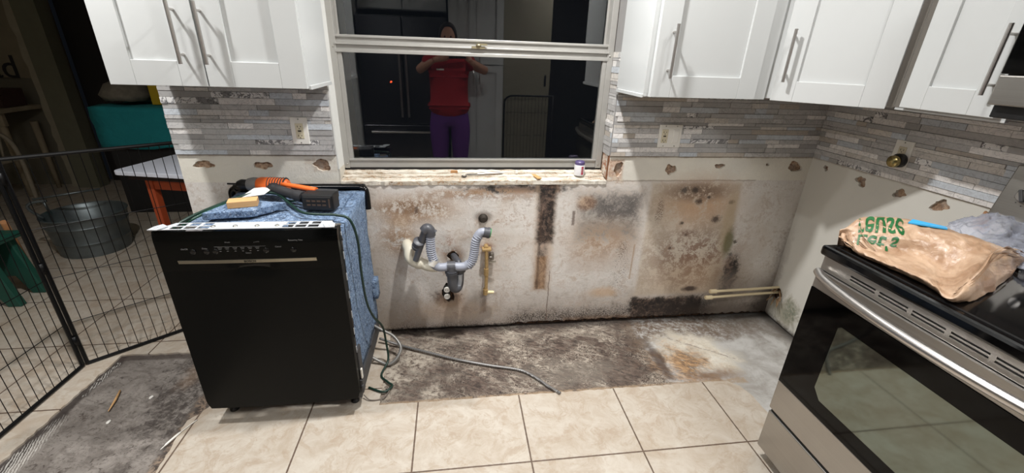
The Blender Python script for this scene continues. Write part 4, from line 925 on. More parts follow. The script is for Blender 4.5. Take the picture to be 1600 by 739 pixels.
# ================================================================== ON THE SILL
t = thing('can', 'small white can with purple lid and red mark on the window sill', 'can', (-1.275, .055, .879))
bm = BM(); lathe(bm, [(.025, 0), (.027, .002), (.027, .052), (.025, .055)], (-1.275, .05, .8815), 'Z', 28); bd_ = obj('body', bm, simple('white_can_label', (206, 204, 204), .35, var=.08, scale=60), t, smooth=40)
bm = BM(); lathe(bm, [(.0255, .055), (.0255, .068), (.021, .073), (.014, .074), (.013, .071), (0, .071)], (-1.275, .05, .8815), 'Z', 28); obj('lid', bm, simple('purple_lid', (84, 72, 112), .4), t, smooth=40)
Mx = Matrix.Translation((-1.275, .05, .9095)) @ Matrix.Rotation(PI/2, 4, 'X') @ Matrix.Rotation(-PI/2, 4, 'Z')
def wrapc(v):
    a = (v.x+1.275)/.0272; r = .0274; return Vector((-1.275+r*math.sin(a), .05-r*math.cos(a), v.z))
bm = BM(); 
for i in range(5):
    a0, a1 = .08+i*.09, .08+(i+1)*.09; r = .0273
    v = [bm.verts.new((-1.275+r*math.sin(a)*1., .05-r*math.cos(a), z)) for a, z in ((a0, .889), (a1, .889), (a1, .930), (a0, .930))]; bm.faces.new(v)
obj('red_stripe', bm, simple('red_label_ink', (176, 40, 70), .4), bd_)
text('label_text', 'FIXX', .012, Mx, M['white'], bd_, .0002, lambda v: wrapc(v+Vector((.0075, 0, 0)))+Vector((0, -.0003, 0)))
t = thing('utility_knife', 'silver handled knife lying on the middle of the window sill', 'knife', (-1.76, .055, .873))
bm = BM(); tube(bm, [(-1.80, .052, .886), (-1.76, .056, .887), (-1.70, .064, .888), (-1.672, .068, .888)], [.005, .0065, .0065, .004], 10); obj('handle', bm, M['steel_bar'], t, smooth=40)
bm = BM(); prism(bm, [(-1.80, .048), (-1.80, .056), (-1.85, .058), (-1.862, .050), (-1.84, .046)], lambda a, b: (a, b, .884), lambda a, b: (a, b, .886)); obj('blade', bm, M['darkgrey'], t)
bm = BM(); lathe(bm, [(.013, 0), (.013, .003), (.009, .004), (.009, .002), (0, .002)], (-1.868, .045, .877), 'Z', 16); tag(obj('ring_tool', bm, M['darkgrey'], smooth=40), 'dark round ring beside the knife blade on the sill', 'ring')
bm = BM(); lathe(bm, [(.008, 0), (.010, .004), (.007, .016), (0, .017)], (-1.600, .075, .883), 'Z', 14); tag(obj('wall_anchor', bm, M['white'], smooth=40), 'small white plastic plug right of the knife on the sill', 'plug')
bm = BM(); box(bm, (-1.515, -.004, .874), (-1.492, .09, .880), Matrix.Translation((-1.50, .04, 0)) @ Matrix.Rotation(.25, 4, 'Z') @ Matrix.Translation((1.50, -.04, 0))); o = obj('wood_shim', bm, simple('amber_wood_shim', (188, 150, 96), .6, var=.25, scale=40), bevel=.001); tag(o, 'thin amber wood shim lying across the sill near the can', 'shim')
bm = BM(); prism(bm, ragged([(-1.935, .072), (-1.90, .070), (-1.903, .088), (-1.932, .09)], .01, .002, 2), lambda a, b: (a, b, .886), lambda a, b: (a, b, .897)); tag(obj('wood_chip', bm, simple('brown_wood_chip', (172, 128, 84), .8)), 'small brown wood chip on the sill left of the knife', 'wood chip')
bm = BM(); tube(bm, [(-3.425, -.349, .0), (-3.405, -.41, .001), (-3.39, -.474, .0)], [.004, .005, .002], 6); tag(obj('stick', bm, M['pine']), 'thin wooden splinter on the dark concrete strip', 'stick')
for i, (x, y, lab) in enumerate(((-3.354, -.53, 'white plaster crumb below the wooden splinter'), (-3.27, -.40, 'white plaster crumb right of the wooden splinter'))):
    bm = BM(); bmesh.ops.create_icosphere(bm, subdivisions=2, radius=.007)
    for v in bm.verts: v.co = Vector((v.co.x, v.co.y*1.6, v.co.z*.6))*(1+.3*mn.noise(v.co*300+Vector((i*9, 0, 0)))); v.co += Vector((x, y, -.005))
    tag(obj('plaster_chip', bm, M['white']), lab, 'plaster chip', 'plaster crumbs on the concrete')
bm = BM(); tube(bm, smooth_path([(-3.06, -.70, .002), (-3.045, -.66, .004), (-3.03, -.62, .003), (-3.0, -.56, .003)]), [.002]*4+[.0045]*12+[.002]*9, 6)
tag(obj('caulk_strip', bm, M['white'], smooth=1), 'curled white caulk strip at the torn tile edge by the dishwasher', 'caulk')

# ================================================================== BAGS ON THE RANGE
def sheet(rows, n=10, amp=.004, sc=30, seed=0, ridge=True):
    """bicubic-ish surface through a net of control points -> grid of Vectors"""
    R1 = [smooth_path(r, n) for r in rows]; cols = list(zip(*R1)); C2 = [smooth_path(c_, n) for c_ in cols]; out = []
    for a in C2:
        row = []
        for p in a:
            q = p*sc+Vector((seed, seed*2, 0)); k = 1-abs(mn.noise(q))*2.2; k2 = 1-abs(mn.noise(q*2.3+Vector((5, 1, 2))))*2.2
            row.append(p+Vector((mn.noise(q+Vector((9, 0, 0)))*amp*.7, mn.noise(q+Vector((0, 9, 0)))*amp*.7, amp*(k*.7+k2*.35))))
        out.append(row)
    return out
def grid_mesh(bm, Gd, mi=0):
    vs = [[bm.verts.new(p) for p in r] for r in Gd]
    for a, b in zip(vs, vs[1:]):
        for i in range(len(a)-1):
            f = bm.faces.new((a[i], a[i+1], b[i+1], b[i])); f.smooth = True; f.material_index = mi
    return vs
g = G('tan_plastic_bag'); n1 = g.noise(14, 5, .6, 1); n2 = g.noise(45, 5, .6, 1.5)
c = g.mix(g.ss(n1, .3, .7), srgb(150, 118, 92), srgb(188, 160, 134))
M['bag'] = g.out(c, rough=.28, bump=n2*.6+n1, bd=.006, bs=.5, Transmission_Weight=.0, Subsurface_Weight=.0)
zt = .9235
t = thing('shopping_bag', 'crumpled tan plastic shopping bag with green lettering on the cooktop', 'bag', (-.55, -1.1, zt))
rows = [  # from the far edge to the near edge, each left to right
 [(-.546, -.86, .928), (-.459, -.84, .928), (-.36, -.87, .928), (-.33, -.91, .928), (-.31, -.99, .928), (-.30, -1.057, .928), (-.28, -1.124, .930)],
 [(-.712, -.952, .965), (-.644, -.939, 1.000), (-.524, -.944, 1.000), (-.465, -.997, 1.000), (-.424, -1.069, .995), (-.372, -1.122, .980), (-.292, -1.147, .950)],
 [(-.716, -.960, .955), (-.692, -.993, .975), (-.617, -1.036, .985), (-.548, -1.073, .985), (-.502, -1.132, .990), (-.449, -1.176, .985), (-.300, -1.153, .945)],
 [(-.712, -.967, .945), (-.718, -1.021, .948), (-.639, -1.062, .945), (-.578, -1.108, .936), (-.590, -1.196, .933), (-.565, -1.227, .982), (-.320, -1.158, .940)],
 [(-.697, -.964, .930), (-.735, -1.050, .935), (-.720, -1.137, .938), (-.722, -1.232, .943), (-.738, -1.300, .940), (-.680, -1.298, .962), (-.393, -1.195, .935)],
 [(-.704, -.983, .925), (-.725, -1.047, .925), (-.711, -1.131, .925), (-.704, -1.223, .925), (-.723, -1.298, .925), (-.637, -1.296, .925), (-.409, -1.202, .925)]]
Gd = sheet(rows, 14, .0075, 24, 3)
for r in Gd:
    for p in r: p.z = max(p.z, zt+.001)
bm = BM(); vs = grid_mesh(bm, Gd)
# underside
low = [[Vector((p.x, p.y, zt+.0008)) for p in r] for r in Gd]
nr, nc = len(Gd), len(Gd[0])
rim = [vs[0][i] for i in range(nc)]+[vs[j][nc-1] for j in range(1, nr)]+[vs[nr-1][i] for i in range(nc-2, -1, -1)]+[vs[j][0] for j in range(nr-2, 0, -1)]
lowr = [bm.verts.new((v.co.x*.97-.55*.03, v.co.y*.97-1.1*.03, zt+.0006)) for v in rim]
for i in range(len(rim)): bm.faces.new((rim[i], rim[(i+1) % len(rim)], lowr[(i+1) % len(rim)], lowr[i]))
bm.faces.new(lowr)
bag = obj('bag_body', bm, M['bag'], t, smooth=1)
bvb = BM(); grid_mesh(bvb, Gd); BV = BVHTree.FromBMesh(bvb)
# gathered folds at the right side and at the left end
def folds(paths, wd, dr):
    bm = BM()
    for k, a in enumerate(paths):
        P = smooth_path(a, 8); L = []
        for j_, p in enumerate(P):
            q = p+Vector((0, 0, .0025*math.sin(j_*.8+k*2))); e = math.sin(PI*min(1, (j_+1.5)/(len(P)+1)))**.5
            L.append((bm.verts.new(q), bm.verts.new(q+(Vector(dr)+Vector((0, 0, .5*math.sin(k*2.2+j_*.25)))).normalized()*wd*e*(1+.3*math.sin(k*1.7)))))
        for (a0, b0), (a1, b1) in zip(L, L[1:]): bm.faces.new((a0, a1, b1, b0)).smooth = True
    o = obj('gathered_folds', bm, M['bag'], t); md = o.modifiers.new('s', 'SOLIDIFY'); md.thickness = .0006
folds([[(-.732+.006*k, -1.302+.003*k, .940+.003*k), (-.672+.008*k, -1.285+.004*k, .966+.005*k), (-.585+.010*k, -1.243+.006*k, .984+.005*k), (-.47+.008*k, -1.195+.004*k, .990+.003*k), (-.34+.004*k, -1.160+.002*k, .965+.002*k)] for k in range(6)], .013, (-.35, -.6, .35))
folds([[(-.728+.010*k, -1.030-.012*k, .932), (-.735+.008*k, -.998-.006*k, .945+.004*k), (-.715+.010*k, -.965, .955+.006*k), (-.67+.012*k, -.948, .972+.005*k)] for k in range(6)], .011, (-.4, .5, .4))
# lettering, seen from inside the bag: flipped top to bottom
gr = simple('green_bag_print', (26, 92, 46), .4)
NC = len(Gd[0]); NR = len(Gd)
def surf(u, v):
    u = max(0, min(u*14, NR-1.001)); v = max(0, min(v*14, NC-1.001)); i, j_ = int(u), int(v); a, b = u-i, v-j_
    A00, A10, A01, A11 = Gd[i][j_], Gd[i+1][j_], Gd[i][j_+1], Gd[i+1][j_+1]
    p = A00*(1-a)*(1-b)+A10*a*(1-b)+A01*(1-a)*b+A11*a*b; n = ((A10-A00).cross(A01-A00)).normalized()
    return p, (n if n.z > 0 else -n)
def bag_text(body, u0, u1, v0, v1):
    cu = bpy.data.curves.new('t', 'FONT'); cu.body = body; cu.size = 1; cu.resolution_u = 3; cu.offset = .015
    o = bpy.data.objects.new('t', cu); COL.objects.link(o); bpy.context.view_layer.update()
    me = bpy.data.meshes.new_from_object(o.evaluated_get(bpy.context.evaluated_depsgraph_get())); bpy.data.objects.remove(o)
    bm = BM(); bm.from_mesh(me); bmesh.ops.triangulate(bm, faces=bm.faces); bmesh.ops.subdivide_edges(bm, edges=bm.edges, cuts=2)
    xs = [v.co.x for v in bm.verts]; ys = [v.co.y for v in bm.verts]; xa, xb, ya, yb = min(xs), max(xs), min(ys), max(ys)
    for v in bm.verts:
        p, n = surf(u0+(u1-u0)*(v.co.x-xa)/(xb-xa), v0+(v1-v0)*(v.co.y-ya)/(yb-ya)); v.co = p+n*.0014
    return obj('green_lettering', bm, gr, bag)
bag_text('reuse', .95, 2.25, 1.12, 2.05)
bag_text("Let's", .98, 2.10, 2.20, 3.15)
bm = BM(); P = [(-.545, -1.0), (-.505, -.978), (-.445, -1.03), (-.48, -1.06)]
vz = [bm.verts.new((a, b, BV.ray_cast(Vector((a, b, 2)), Vector((0, 0, -1)))[0].z+.006)) for a, b in P]; bm.faces.new(vz); o = obj('blue_packet', bm, simple('bright_blue_wrapper', (64, 168, 224), .3)); md = o.modifiers.new('s', 'SOLIDIFY'); md.thickness = .004
tag(o, 'bright blue packet corner poking out of the tan bag', 'packet')
# clear bag behind
g = G('clear_plastic_bag'); n = g.noise(25, 5, .6, 1.5)
M['clear'] = g.out(srgb(226, 230, 244), rough=.22, bump=n, bd=.006, bs=.8, Transmission_Weight=.55, IOR=1.2, Alpha=.62)
rows = [[(-.11, -.87, zt+.03), (-.105, -.93, zt+.075), (-.115, -1.0, zt+.07), (-.12, -1.1, zt+.03), (-.13, -1.2, zt+.02), (-.2, -1.35, zt+.01)],
 [(-.16, -.855, zt+.02), (-.17, -.92, zt+.060), (-.18, -1.0, zt+.065), (-.19, -1.1, zt+.04), (-.2, -1.22, zt+.04), (-.3, -1.40, zt+.03)],
 [(-.22, -.87, zt+.01), (-.24, -.93, zt+.03), (-.25, -1.02, zt+.03), (-.26, -1.15, zt+.04), (-.3, -1.27, zt+.05), (-.42, -1.42, zt+.03)],
 [(-.27, -.89, zt+.003), (-.28, -.96, zt+.004), (-.28, -1.05, zt+.005), (-.32, -1.24, zt+.03), (-.40, -1.34, zt+.03), (-.54, -1.44, zt+.012)],
 [(-.28, -.90, zt+.001), (-.29, -.98, zt+.001), (-.285, -1.07, zt+.001), (-.44, -1.33, zt+.002), (-.54, -1.38, zt+.002), (-.64, -1.44, zt+.002)]]
Gd = sheet(rows, 16, .017, 30, 8)
for r in Gd:
    for p in r: p.z = max(p.z, zt+.0015)
bm = BM(); grid_mesh(bm, Gd); o = obj('clear_bag', bm, M['clear'], smooth=1); md = o.modifiers.new('s', 'SOLIDIFY'); md.thickness = .0005
tag(o, 'translucent white plastic bag crumpled behind the tan bag on the cooktop', 'bag')

# ================================================================== WIRE PEN
def pen_panel(t, A_, B_, h=1.0, sp=.039):
    A_, B_ = Vector(A_), Vector(B_); d = (B_-A_); L = d.length; u = d/L; z = Vector((0, 0, 1)); r = .0085
    bm = BM(); tube(bm, [A_+z*.01, A_+z*h], r, 8); tube(bm, [B_+z*.01, B_+z*h], r, 8); tube(bm, [A_+z*.01, B_+z*.01], r, 8); tube(bm, [A_+z*h, B_+z*h], r, 8); obj('panel_frame', bm, M['wire'], t, smooth=40)
    bm = BM(); s = sp
    while s < L-.01: tube(bm, [A_+u*s+z*.012, A_+u*s+z*(h-.004)], .0016, 5, False); s += sp
    for zz in (.24, .47, .70): tube(bm, [A_+z*zz, B_+z*zz], .0018, 5, False)
    obj('wire_grid', bm, M['wire'], t)
t = thing('pet_pen', 'black wire pet pen standing folded open left of the dishwasher', 'pet pen', (-3.704, -.16, 0))
pen_panel(t, (-3.698, -.168, 0), (-3.698, -1.15, 0)); pen_panel(t, (-3.690, -.150, 0), (-3.20, .262, 0))
bm = BM()
for z in (.12, .5, .9): tube(bm, [(-3.694, -.159, z), (-3.694, -.159, z+.05)], .0125, 8)
obj('hinge_clips', bm, M['wire'], t)

# ================================================================== DINING AREA
t = thing('side_table', 'white topped table with orange-red wooden legs beyond the pen', 'table', (-3.5, .95, 0), -.10)
Mt = Matrix.Translation((-3.955, .735, 0)) @ Matrix.Rotation(-.22, 4, 'Z')
bm = BM(); lp = []
for cx, cy, a0 in ((.04, .04, PI), (.72, .04, 1.5*PI), (.72, .44, 0), (.04, .44, .5*PI)):
    for k in range(6): a = a0+k*PI/10; lp.append((cx+.04*math.cos(a), cy+.04*math.sin(a)))
prism(bm, lp, lambda a, b: Mt @ Vector((a, b, .702)), lambda a, b: Mt @ Vector((a, b, .728))); g = G('ribbed_white_plastic_top'); wv = g.math('SINE', g.Y*700); obj('top', bm, g.out(srgb(222, 226, 238), rough=.45, bump=wv, bd=.001), t, bevel=.004)
bm = BM(); box(bm, (.20, .43, .728), (.45, .50, .75), Mt); obj('back_ledge', bm, M['white'], t, bevel=.008)
red = simple('orange_red_stained_wood', (168, 74, 40), .5, var=.2, scale=14); dk = simple('dark_table_rail', (40, 26, 22), .6)
bm = BM(); box(bm, (.05, .05, .665), (.72, .44, .702), Mt); obj('under_frame', bm, dk, t)
bm = BM(); box(bm, (.13, .08, .60), (.70, .10, .665), Mt); obj('apron', bm, red, t)
for cx, cy in ((.13, .07), (.64, .07), (.13, .38), (.64, .38)):
    bm = BM(); box(bm, (cx, cy, 0), (cx+.045, cy+.045, .665), Mt); obj('leg', bm, red, t, bevel=.003)
# galvanised tub
t = thing('metal_tub', 'round galvanized metal tub with spigot on the far floor', 'tub', (-4.62, 1.22, 0))
galv = simple('galvanized_steel', (110, 118, 120), .4, .7, var=.35, scale=12)
bm = BM(); lathe(bm, [(0, .006), (.195, .006), (.20, 0), (.212, .10), (.2165, .104), (.214, .11), (.228, .22), (.233, .224), (.230, .23), (.236, .285), (.243, .290), (.238, .296), (.226, .285), (.205, .02), (0, .02)], (-4.60, 1.26, 0), 'Z', 36); obj('tub_body', bm, galv, t, smooth=50)
bm = BM(); tube(bm, smooth_path([(-4.80, 1.17, .27), (-4.83, 1.13, .36), (-4.80, 1.13, .40), (-4.72, 1.15, .41)]), .01, 8); tube(bm, [(-4.80, 1.15, .42), (-4.50, 1.33, .44)], .007, 8); tube(bm, [(-4.74, 1.15, .42), (-4.72, 1.14, .33)], .008, 8); obj('handle', bm, galv, t, smooth=1)
# green stool
t = thing('green_stool', 'dark green plastic step stool behind the wire pen at left edge', 'stool', (-4.55, .50, 0))
grn = simple('dark_green_plastic', (24, 74, 62), .5, var=.2, scale=10)
bm = BM(); prism(bm, [(-4.78, .36), (-4.50, .36), (-4.43, .0), (-4.50, .0), (-4.55, .12), (-4.72, .12), (-4.78, .0)], lambda a, b: (a, .42, b), lambda a, b: (a, .46, b)); obj('side_panel', bm, grn, t, bevel=.006)
bm = BM(); prism(bm, [(-4.78, .36), (-4.50, .36), (-4.43, .0), (-4.50, .0), (-4.55, .12), (-4.72, .12), (-4.78, .0)], lambda a, b: (a, .58, b), lambda a, b: (a, .62, b)); obj('side_panel', bm, grn, t, bevel=.006)
obj('step', B((-4.83, .40, .36), (-4.46, .64, .40)), grn, t, bevel=.012)
bm = BM(); tube(bm, [(-4.81, .95, .0), (-4.58, .685, .43)], .016, 8); tag(obj('wooden_pole', bm, simple('tan_wood_pole', (176, 124, 80), .6)), 'tan wooden stick leaning between the green stool and metal tub', 'stick')
# low distressed console with arched chairs under it, far wall
t = thing('console_table', 'distressed pale wooden console table against the far left wall', 'table', (-6.3, 2.7, 0))
wd = simple('distressed_pale_wood', (150, 136, 112), .8, var=.35, scale=9)
bm = B((-6.95, 2.50, .80), (-5.98, 2.93, .84)); obj('top', bm, wd, t, bevel=.006)
bm = B((-6.9, 2.54, .68), (-6.02, 2.58, .80)); ap = obj('apron', bm, wd, t, bevel=.004)
bm = BM(); lathe(bm, [(.016, 0), (.016, -.012), (.010, -.02), (0, -.02)], (-6.35, 2.54, .74), 'Y', 14); obj('knob', bm, M['blackmat'], ap)
for x in (-6.88, -6.06):
    for y in (2.56, 2.88): bm = BM(); tube(bm, [(x, y, .68), (x, y, 0)], [.03, .02], 10); obj('leg', bm, wd, t)
for x, lab in ((-6.5, 'left pale arched chair back under the console table'), (-6.0, 'right pale arched chair back beside the pillar')):
    t = thing('arched_chair', lab, 'chair', (x, 2.3, 0), 0, 'arched chairs by the console')
    pc = simple('pale_bent_wood', (140, 130, 112), .7, var=.2)
    bm = BM(); tube(bm, smooth_path([(x-.2, 2.30, 0), (x-.21, 2.30, .45), (x-.14, 2.32, .62), (x, 2.33, .68), (x+.14, 2.32, .62), (x+.21, 2.30, .45), (x+.2, 2.30, 0)]), .018, 8); obj('back_hoop', bm, pc, t, smooth=1)
    bm = BM(); box(bm, (x-.2, 1.92, .42), (x+.2, 2.32, .45)); obj('seat', bm, pc, t, bevel=.01)
    for dx in (-.08, .08): bm = BM(); tube(bm, [(x+dx, 2.3, .45), (x+dx, 2.33, .64)], .012, 6); obj('spindle', bm, pc, t)
    for dx in (-.17, .17): bm = BM(); tube(bm, [(x+dx, 1.95, .42), (x+dx, 1.93, 0)], .015, 8); obj('leg', bm, pc, t)
# things on the console
t = thing('stacked_crate', 'dark wooden crate on the console table', 'crate', (-6.12, 2.7, .84)); cr = simple('dark_crate_wood', (62, 40, 34), .7, var=.3)
for k in range(3): obj('slat', B((-6.28, 2.58, .845+k*.055), (-6.0, 2.60, .89+k*.055)), cr, t)
obj('crate_box', B((-6.28, 2.60, .845), (-6.0, 2.82, 1.0)), cr, t)
obj('crate_board', B((-6.95, 2.60, .842), (-6.32, 2.64, 1.02)), wd); tag(bpy.data.objects['crate_board'], 'pale plank leaning on the console table beside the crate', 'board')
# lettered wall boards
t = thing('lettered_board', 'pale wall board with large dark letters at far left', 'sign', (-6.4, 2.97, 1.1))
obj('board', B((-6.95, 2.97, 1.08), (-5.99, 2.998, 2.1)), simple('beige_board', (128, 118, 98), .85, var=.2, scale=8), t)
dkl = simple('dark_letters', (40, 37, 38), .8)
text('letters', 'ad', .30, face_y(-6.22, 1.17, 2.966), dkl, t, .003); text('letters', 'od', .30, face_y(-6.33, 1.60, 2.966), dkl, t, .003)
# teal covered chest with basket
t = thing('storage_chest', 'storage chest under a teal cloth in the dark background', 'chest', (-4.5, 2.2, 0))
obj('chest', B((-4.86, 2.05, 0), (-4.0, 2.45, .90)), simple('dark_chest', (30, 28, 28), .7), t)
bm = B((-4.90, 2.0, .60), (-3.96, 2.5, .935)); lumpy(bm, .02, 5, 2, 8); g = G('teal_cloth'); n = g.noise(12, 5, .6, 1); obj('teal_cloth', bm, g.out(g.mix(n, srgb(20, 122, 130), srgb(30, 142, 146)), rough=.9, bump=n, bd=.02), t, smooth=1)
bm = BM(); lathe(bm, [(0, 0), (.16, 0), (.19, .05), (.14, .13), (.05, .16), (0, .16)], (-4.70, 2.22, .975), 'Z', 20); lumpy(bm, .02, 9, 5, 0); tag(obj('grey_cushion', bm, simple('patterned_grey_cloth', (110, 104, 92), .9, var=.5, scale=22), smooth=1), 'crumpled patterned grey bundle on top of the teal cloth', 'bundle')
tag(obj('yellow_box', B((-4.47, 2.12, .95), (-4.22, 2.4, 1.28)), simple('yellow_box', (176, 148, 22), .6), bevel=.004), 'yellow box on the teal cloth beside the wall end', 'box')

# ================================================================== BEHIND THE CAMERA (seen in the window's reflection)
YFr = -2.66
t = thing('refrigerator', 'dark stainless french door refrigerator reflected in the window, behind the person', 'refrigerator', (-2.43, -3.05, 0))
ds = simple('dark_stainless', (92, 92, 96), .25, .9, var=.1, scale=5)
obj('cabinet', B((-2.885, -3.40, .02), (-1.965, YFr-.05, 1.78)), simple('grey_fridge_side', (60, 60, 62), .5), t)
for x0, x1 in ((-2.885, -2.43), (-2.422, -1.965)):
    d = obj('door', B((x0, YFr-.05, .70), (x1, YFr, 1.77)), ds, t, bevel=.008)
    hx = -2.46 if x0 < -2.6 else -2.39
    bm = BM(); tube(bm, [(hx, YFr+.05, .78), (hx, YFr+.05, 1.55)], .012, 10); tube(bm, [(hx, YFr+.05, .82), (hx, YFr, .82)], .009, 8); tube(bm, [(hx, YFr+.05, 1.5), (hx, YFr, 1.5)], .009, 8); obj('handle', bm, M['steel_bar'], d, smooth=40)
d = obj('freezer_drawer', B((-2.885, YFr-.05, .06), (-1.965, YFr, .69)), ds, t, bevel=.008)
bm = BM(); tube(bm, [(-2.80, YFr+.05, .62), (-2.05, YFr+.05, .62)], .012, 10); tube(bm, [(-2.75, YFr+.05, .62), (-2.75, YFr, .62)], .009, 8); tube(bm, [(-2.1, YFr+.05, .62), (-2.1, YFr, .62)], .009, 8); obj('handle', bm, M['steel_bar'], d, smooth=40)
g = G('red_indicator'); g.put(g.b.inputs['Emission Color'], (1, .08, .02)); g.b.inputs['Emission Strength'].default_value = 12
bm = BM(); lathe(bm, [(.011, 0), (.011, .004), (0, .004)], (-2.56, YFr, 1.14), 'Y', 12); obj('indicator_light', bm, g.out((.5, .05, .02)), t)
def big_cab(name, label, x0, x1, y, z0, z1, doors):
    t = thing(name, label, 'cabinet', ((x0+x1)/2, y-.3, z0)); obj('body', B((x0, -3.49, z0), (x1, y-.022, z1)), M['cab'], t)
    ff = fr((0, y-.022, 0), (-1, 0, 0), (0, 1, 0))
    for a0, a1, b0, b1, ha in doors:
        d = obj('door', shaker(ff, -a1, -a0, b0, b1, .07), M['cab'], t, bevel=.0015)
        if ha is not None: bm = BM(); zc = 1.42 if b1 > 1.5 and b0 < 1.6 and b0 > 1.3 else (1.22 if b0 < 1 else b0+.15); tube(bm, [(ha, y+.03, zc-.08), (ha, y+.03, zc+.08)], .006, 8); tube(bm, [(ha, y+.03, zc-.06), (ha, y, zc-.06)], .004, 6); tube(bm, [(ha, y+.03, zc+.06), (ha, y, zc+.06)], .004, 6); obj('handle', bm, M['steel_bar'], d)
big_cab('pantry_cabinet', 'tall white pantry cabinet reflected right of the person', -1.945, -1.37, -2.60, .02, 2.3, [(-1.94, -1.66, .1, 1.33, -1.69), (-1.655, -1.375, .1, 1.33, -1.625), (-1.94, -1.66, 1.34, 2.28, -1.69), (-1.655, -1.375, 1.34, 2.28, -1.625)])
big_cab('overhead_cabinet', 'white cabinet over the refrigerator seen in the window reflection', -2.885, -1.965, -2.85, 1.84, 2.3, [(-2.88, -2.43, 1.85, 2.28, None), (-2.42, -1.97, 1.85, 2.28, None)])
big_cab('side_pantry', 'white end cabinet left of the refrigerator in the reflection', -3.35, -2.90, -2.60, .02, 2.3, [(-3.345, -2.905, .1, 2.28, None)])
t = thing('door_1', 'plain door', 'door'); bpy.data.objects.remove(t)
dr1 = obj('door_1', B((-1.36, -2.72, .0), (-.84, -2.68, 2.1)), simple('warm_grey_door', (128, 122, 106), .6), kind='structure')
obj('pull_plate', B((-.905, -2.681, 1.13), (-.880, -2.676, 1.25)), M['blackmat'], dr1)
obj('wall_closet', B((-1.365, -3.5, 2.1), (-.84, -2.68, CH)), M['wallpaint'], kind='structure')
t = thing('pet_gate', 'black wire pet gate panel leaning on the grey door in the reflection', 'pet gate', (-1.08, -2.6, 0))
bm = BM(); tube(bm, smooth_path([(-1.35, -2.62, .0), (-1.35, -2.62, .9), (-1.34, -2.62, .98), (-1.30, -2.62, 1.02), (-1.22, -2.62, 1.03), (-.86, -2.62, 1.03), (-.80, -2.62, 1.03)], 6), .010, 8); tube(bm, [(-.80, -2.62, 0), (-.80, -2.62, 1.03)], .010, 8); tube(bm, [(-1.35, -2.62, .01), (-.80, -2.62, .01)], .010, 8); obj('frame', bm, M['wire'], t, smooth=1)
bm = BM()
for k in range(1, 14): tube(bm, [(-1.35+k*.039, -2.62, .01), (-1.35+k*.039, -2.62, 1.02)], .0016, 5, False)
for z in (.3, .6, .85): tube(bm, [(-1.35, -2.62, z), (-.80, -2.62, z)], .0018, 5, False)
obj('wire_grid', bm, M['wire'], t)

# ---- the person taking the photograph
skin = simple('skin', (176, 128, 104), .55, var=.06, scale=20, local=True)
def skinmesh(name, joints, edges, radii, mat, parent, sub=2):
    me = bpy.data.meshes.new(name); me.from_pydata([Vector(j) for j in joints], edges, []); o = bpy.data.objects.new(name, me); COL.objects.link(o)
    md = o.modifiers.new('skin', 'SKIN'); md.use_smooth_shade = True
    for i, r in enumerate(radii):
        sv = me.skin_vertices[0].data[i]; sv.radius = r if isinstance(r, tuple) else (r, r); sv.use_root = i == 0
    if sub: m2 = o.modifiers.new('sub', 'SUBSURF'); m2.levels = m2.render_levels = sub
    bpy.context.view_layer.update()
    m3 = bpy.data.meshes.new_from_object(o.evaluated_get(bpy.context.evaluated_depsgraph_get())); bpy.data.objects.remove(o)
    m3.materials.clear(); m3.materials.append(mat)
    for p in m3.polygons: p.use_smooth = True
    return link(name, m3, parent)
px, py = -1.95, -2.33
t = thing('person', 'person in red t-shirt and purple leggings reflected in the window, holding a phone', 'person', (px, py, 0))
J = [(px, py, .92), (px, py, 1.08), (px, py-.01, 1.22), (px, py-.005, 1.35), (px, py+.005, 1.43),           # pelvis, waist, chest, upper chest, neck base
     (px, py+.02, 1.49), (px, py+.025, 1.56), (px, py+.025, 1.64),                                           # neck, face, crown
     (px-.165, py+.0, 1.375), (px-.30, py+.045, 1.27), (px-.135, py+.225, 1.375),                            # left: shoulder, elbow, wrist
     (px+.165, py+.0, 1.375), (px+.38, py+.045, 1.28), (px+.205, py+.225, 1.375),
     (px-.085, py, .78), (px-.105, py+.01, .50), (px-.105, py-.01, .10), (px-.105, py+.03, .04), (px-.115, py+.14, .03),
     (px+.085, py, .78), (px+.105, py+.01, .50), (px+.105, py-.01, .10), (px+.105, py+.03, .04), (px+.115, py+.14, .03)]
Ed = [(0, 1), (1, 2), (2, 3), (3, 4), (4, 5), (5, 6), (6, 7), (3, 8), (8, 9), (9, 10), (3, 11), (11, 12), (12, 13), (0, 14), (14, 15), (15, 16), (16, 17), (17, 18), (0, 19), (19, 20), (20, 21), (21, 22), (22, 23)]
Rd = [(.10, .08), (.11, .09), (.15, .11), (.13, .09), (.07, .06), (.052, .052), (.075, .09), (.07, .085), .058, .043, .028, .058, .043, .028, .075, .062, .042, .036, .032, .075, .062, .042, .036, .032]
body = skinmesh('body', J, Ed, Rd, skin, t)
shirt = simple('red_cotton', (158, 22, 30), .85, var=.12, scale=9, bump=.004)
Js = [(px, py, 1.10), (px, py, .96), (px, py, .80), (px, py-.01, 1.22), (px, py-.005, 1.34), (px, py+.004, 1.405), (px-.165, py, 1.375), (px-.255, py+.02, 1.315), (px+.165, py, 1.375), (px+.275, py+.02, 1.32)]
skinmesh('red_shirt', Js, [(0, 1), (1, 2), (0, 3), (3, 4), (4, 5), (4, 6), (6, 7), (4, 8), (8, 9)], [(.20, .15), (.215, .16), (.205, .16), (.19, .145), (.165, .12), (.085, .075), .085, .080, .085, .080], shirt, t)
leg = simple('purple_leggings', (92, 42, 122), .7, var=.12, scale=9)
Jl = [(px, py, .92), (px-.10, py, .80), (px-.108, py+.008, .66), (px-.106, py+.01, .50), (px-.106, py, .3), (px-.105, py-.01, .12), (px+.10, py, .80), (px+.108, py+.008, .66), (px+.106, py+.01, .50), (px+.106, py, .3), (px+.105, py-.01, .12), (px, py, 1.04)]
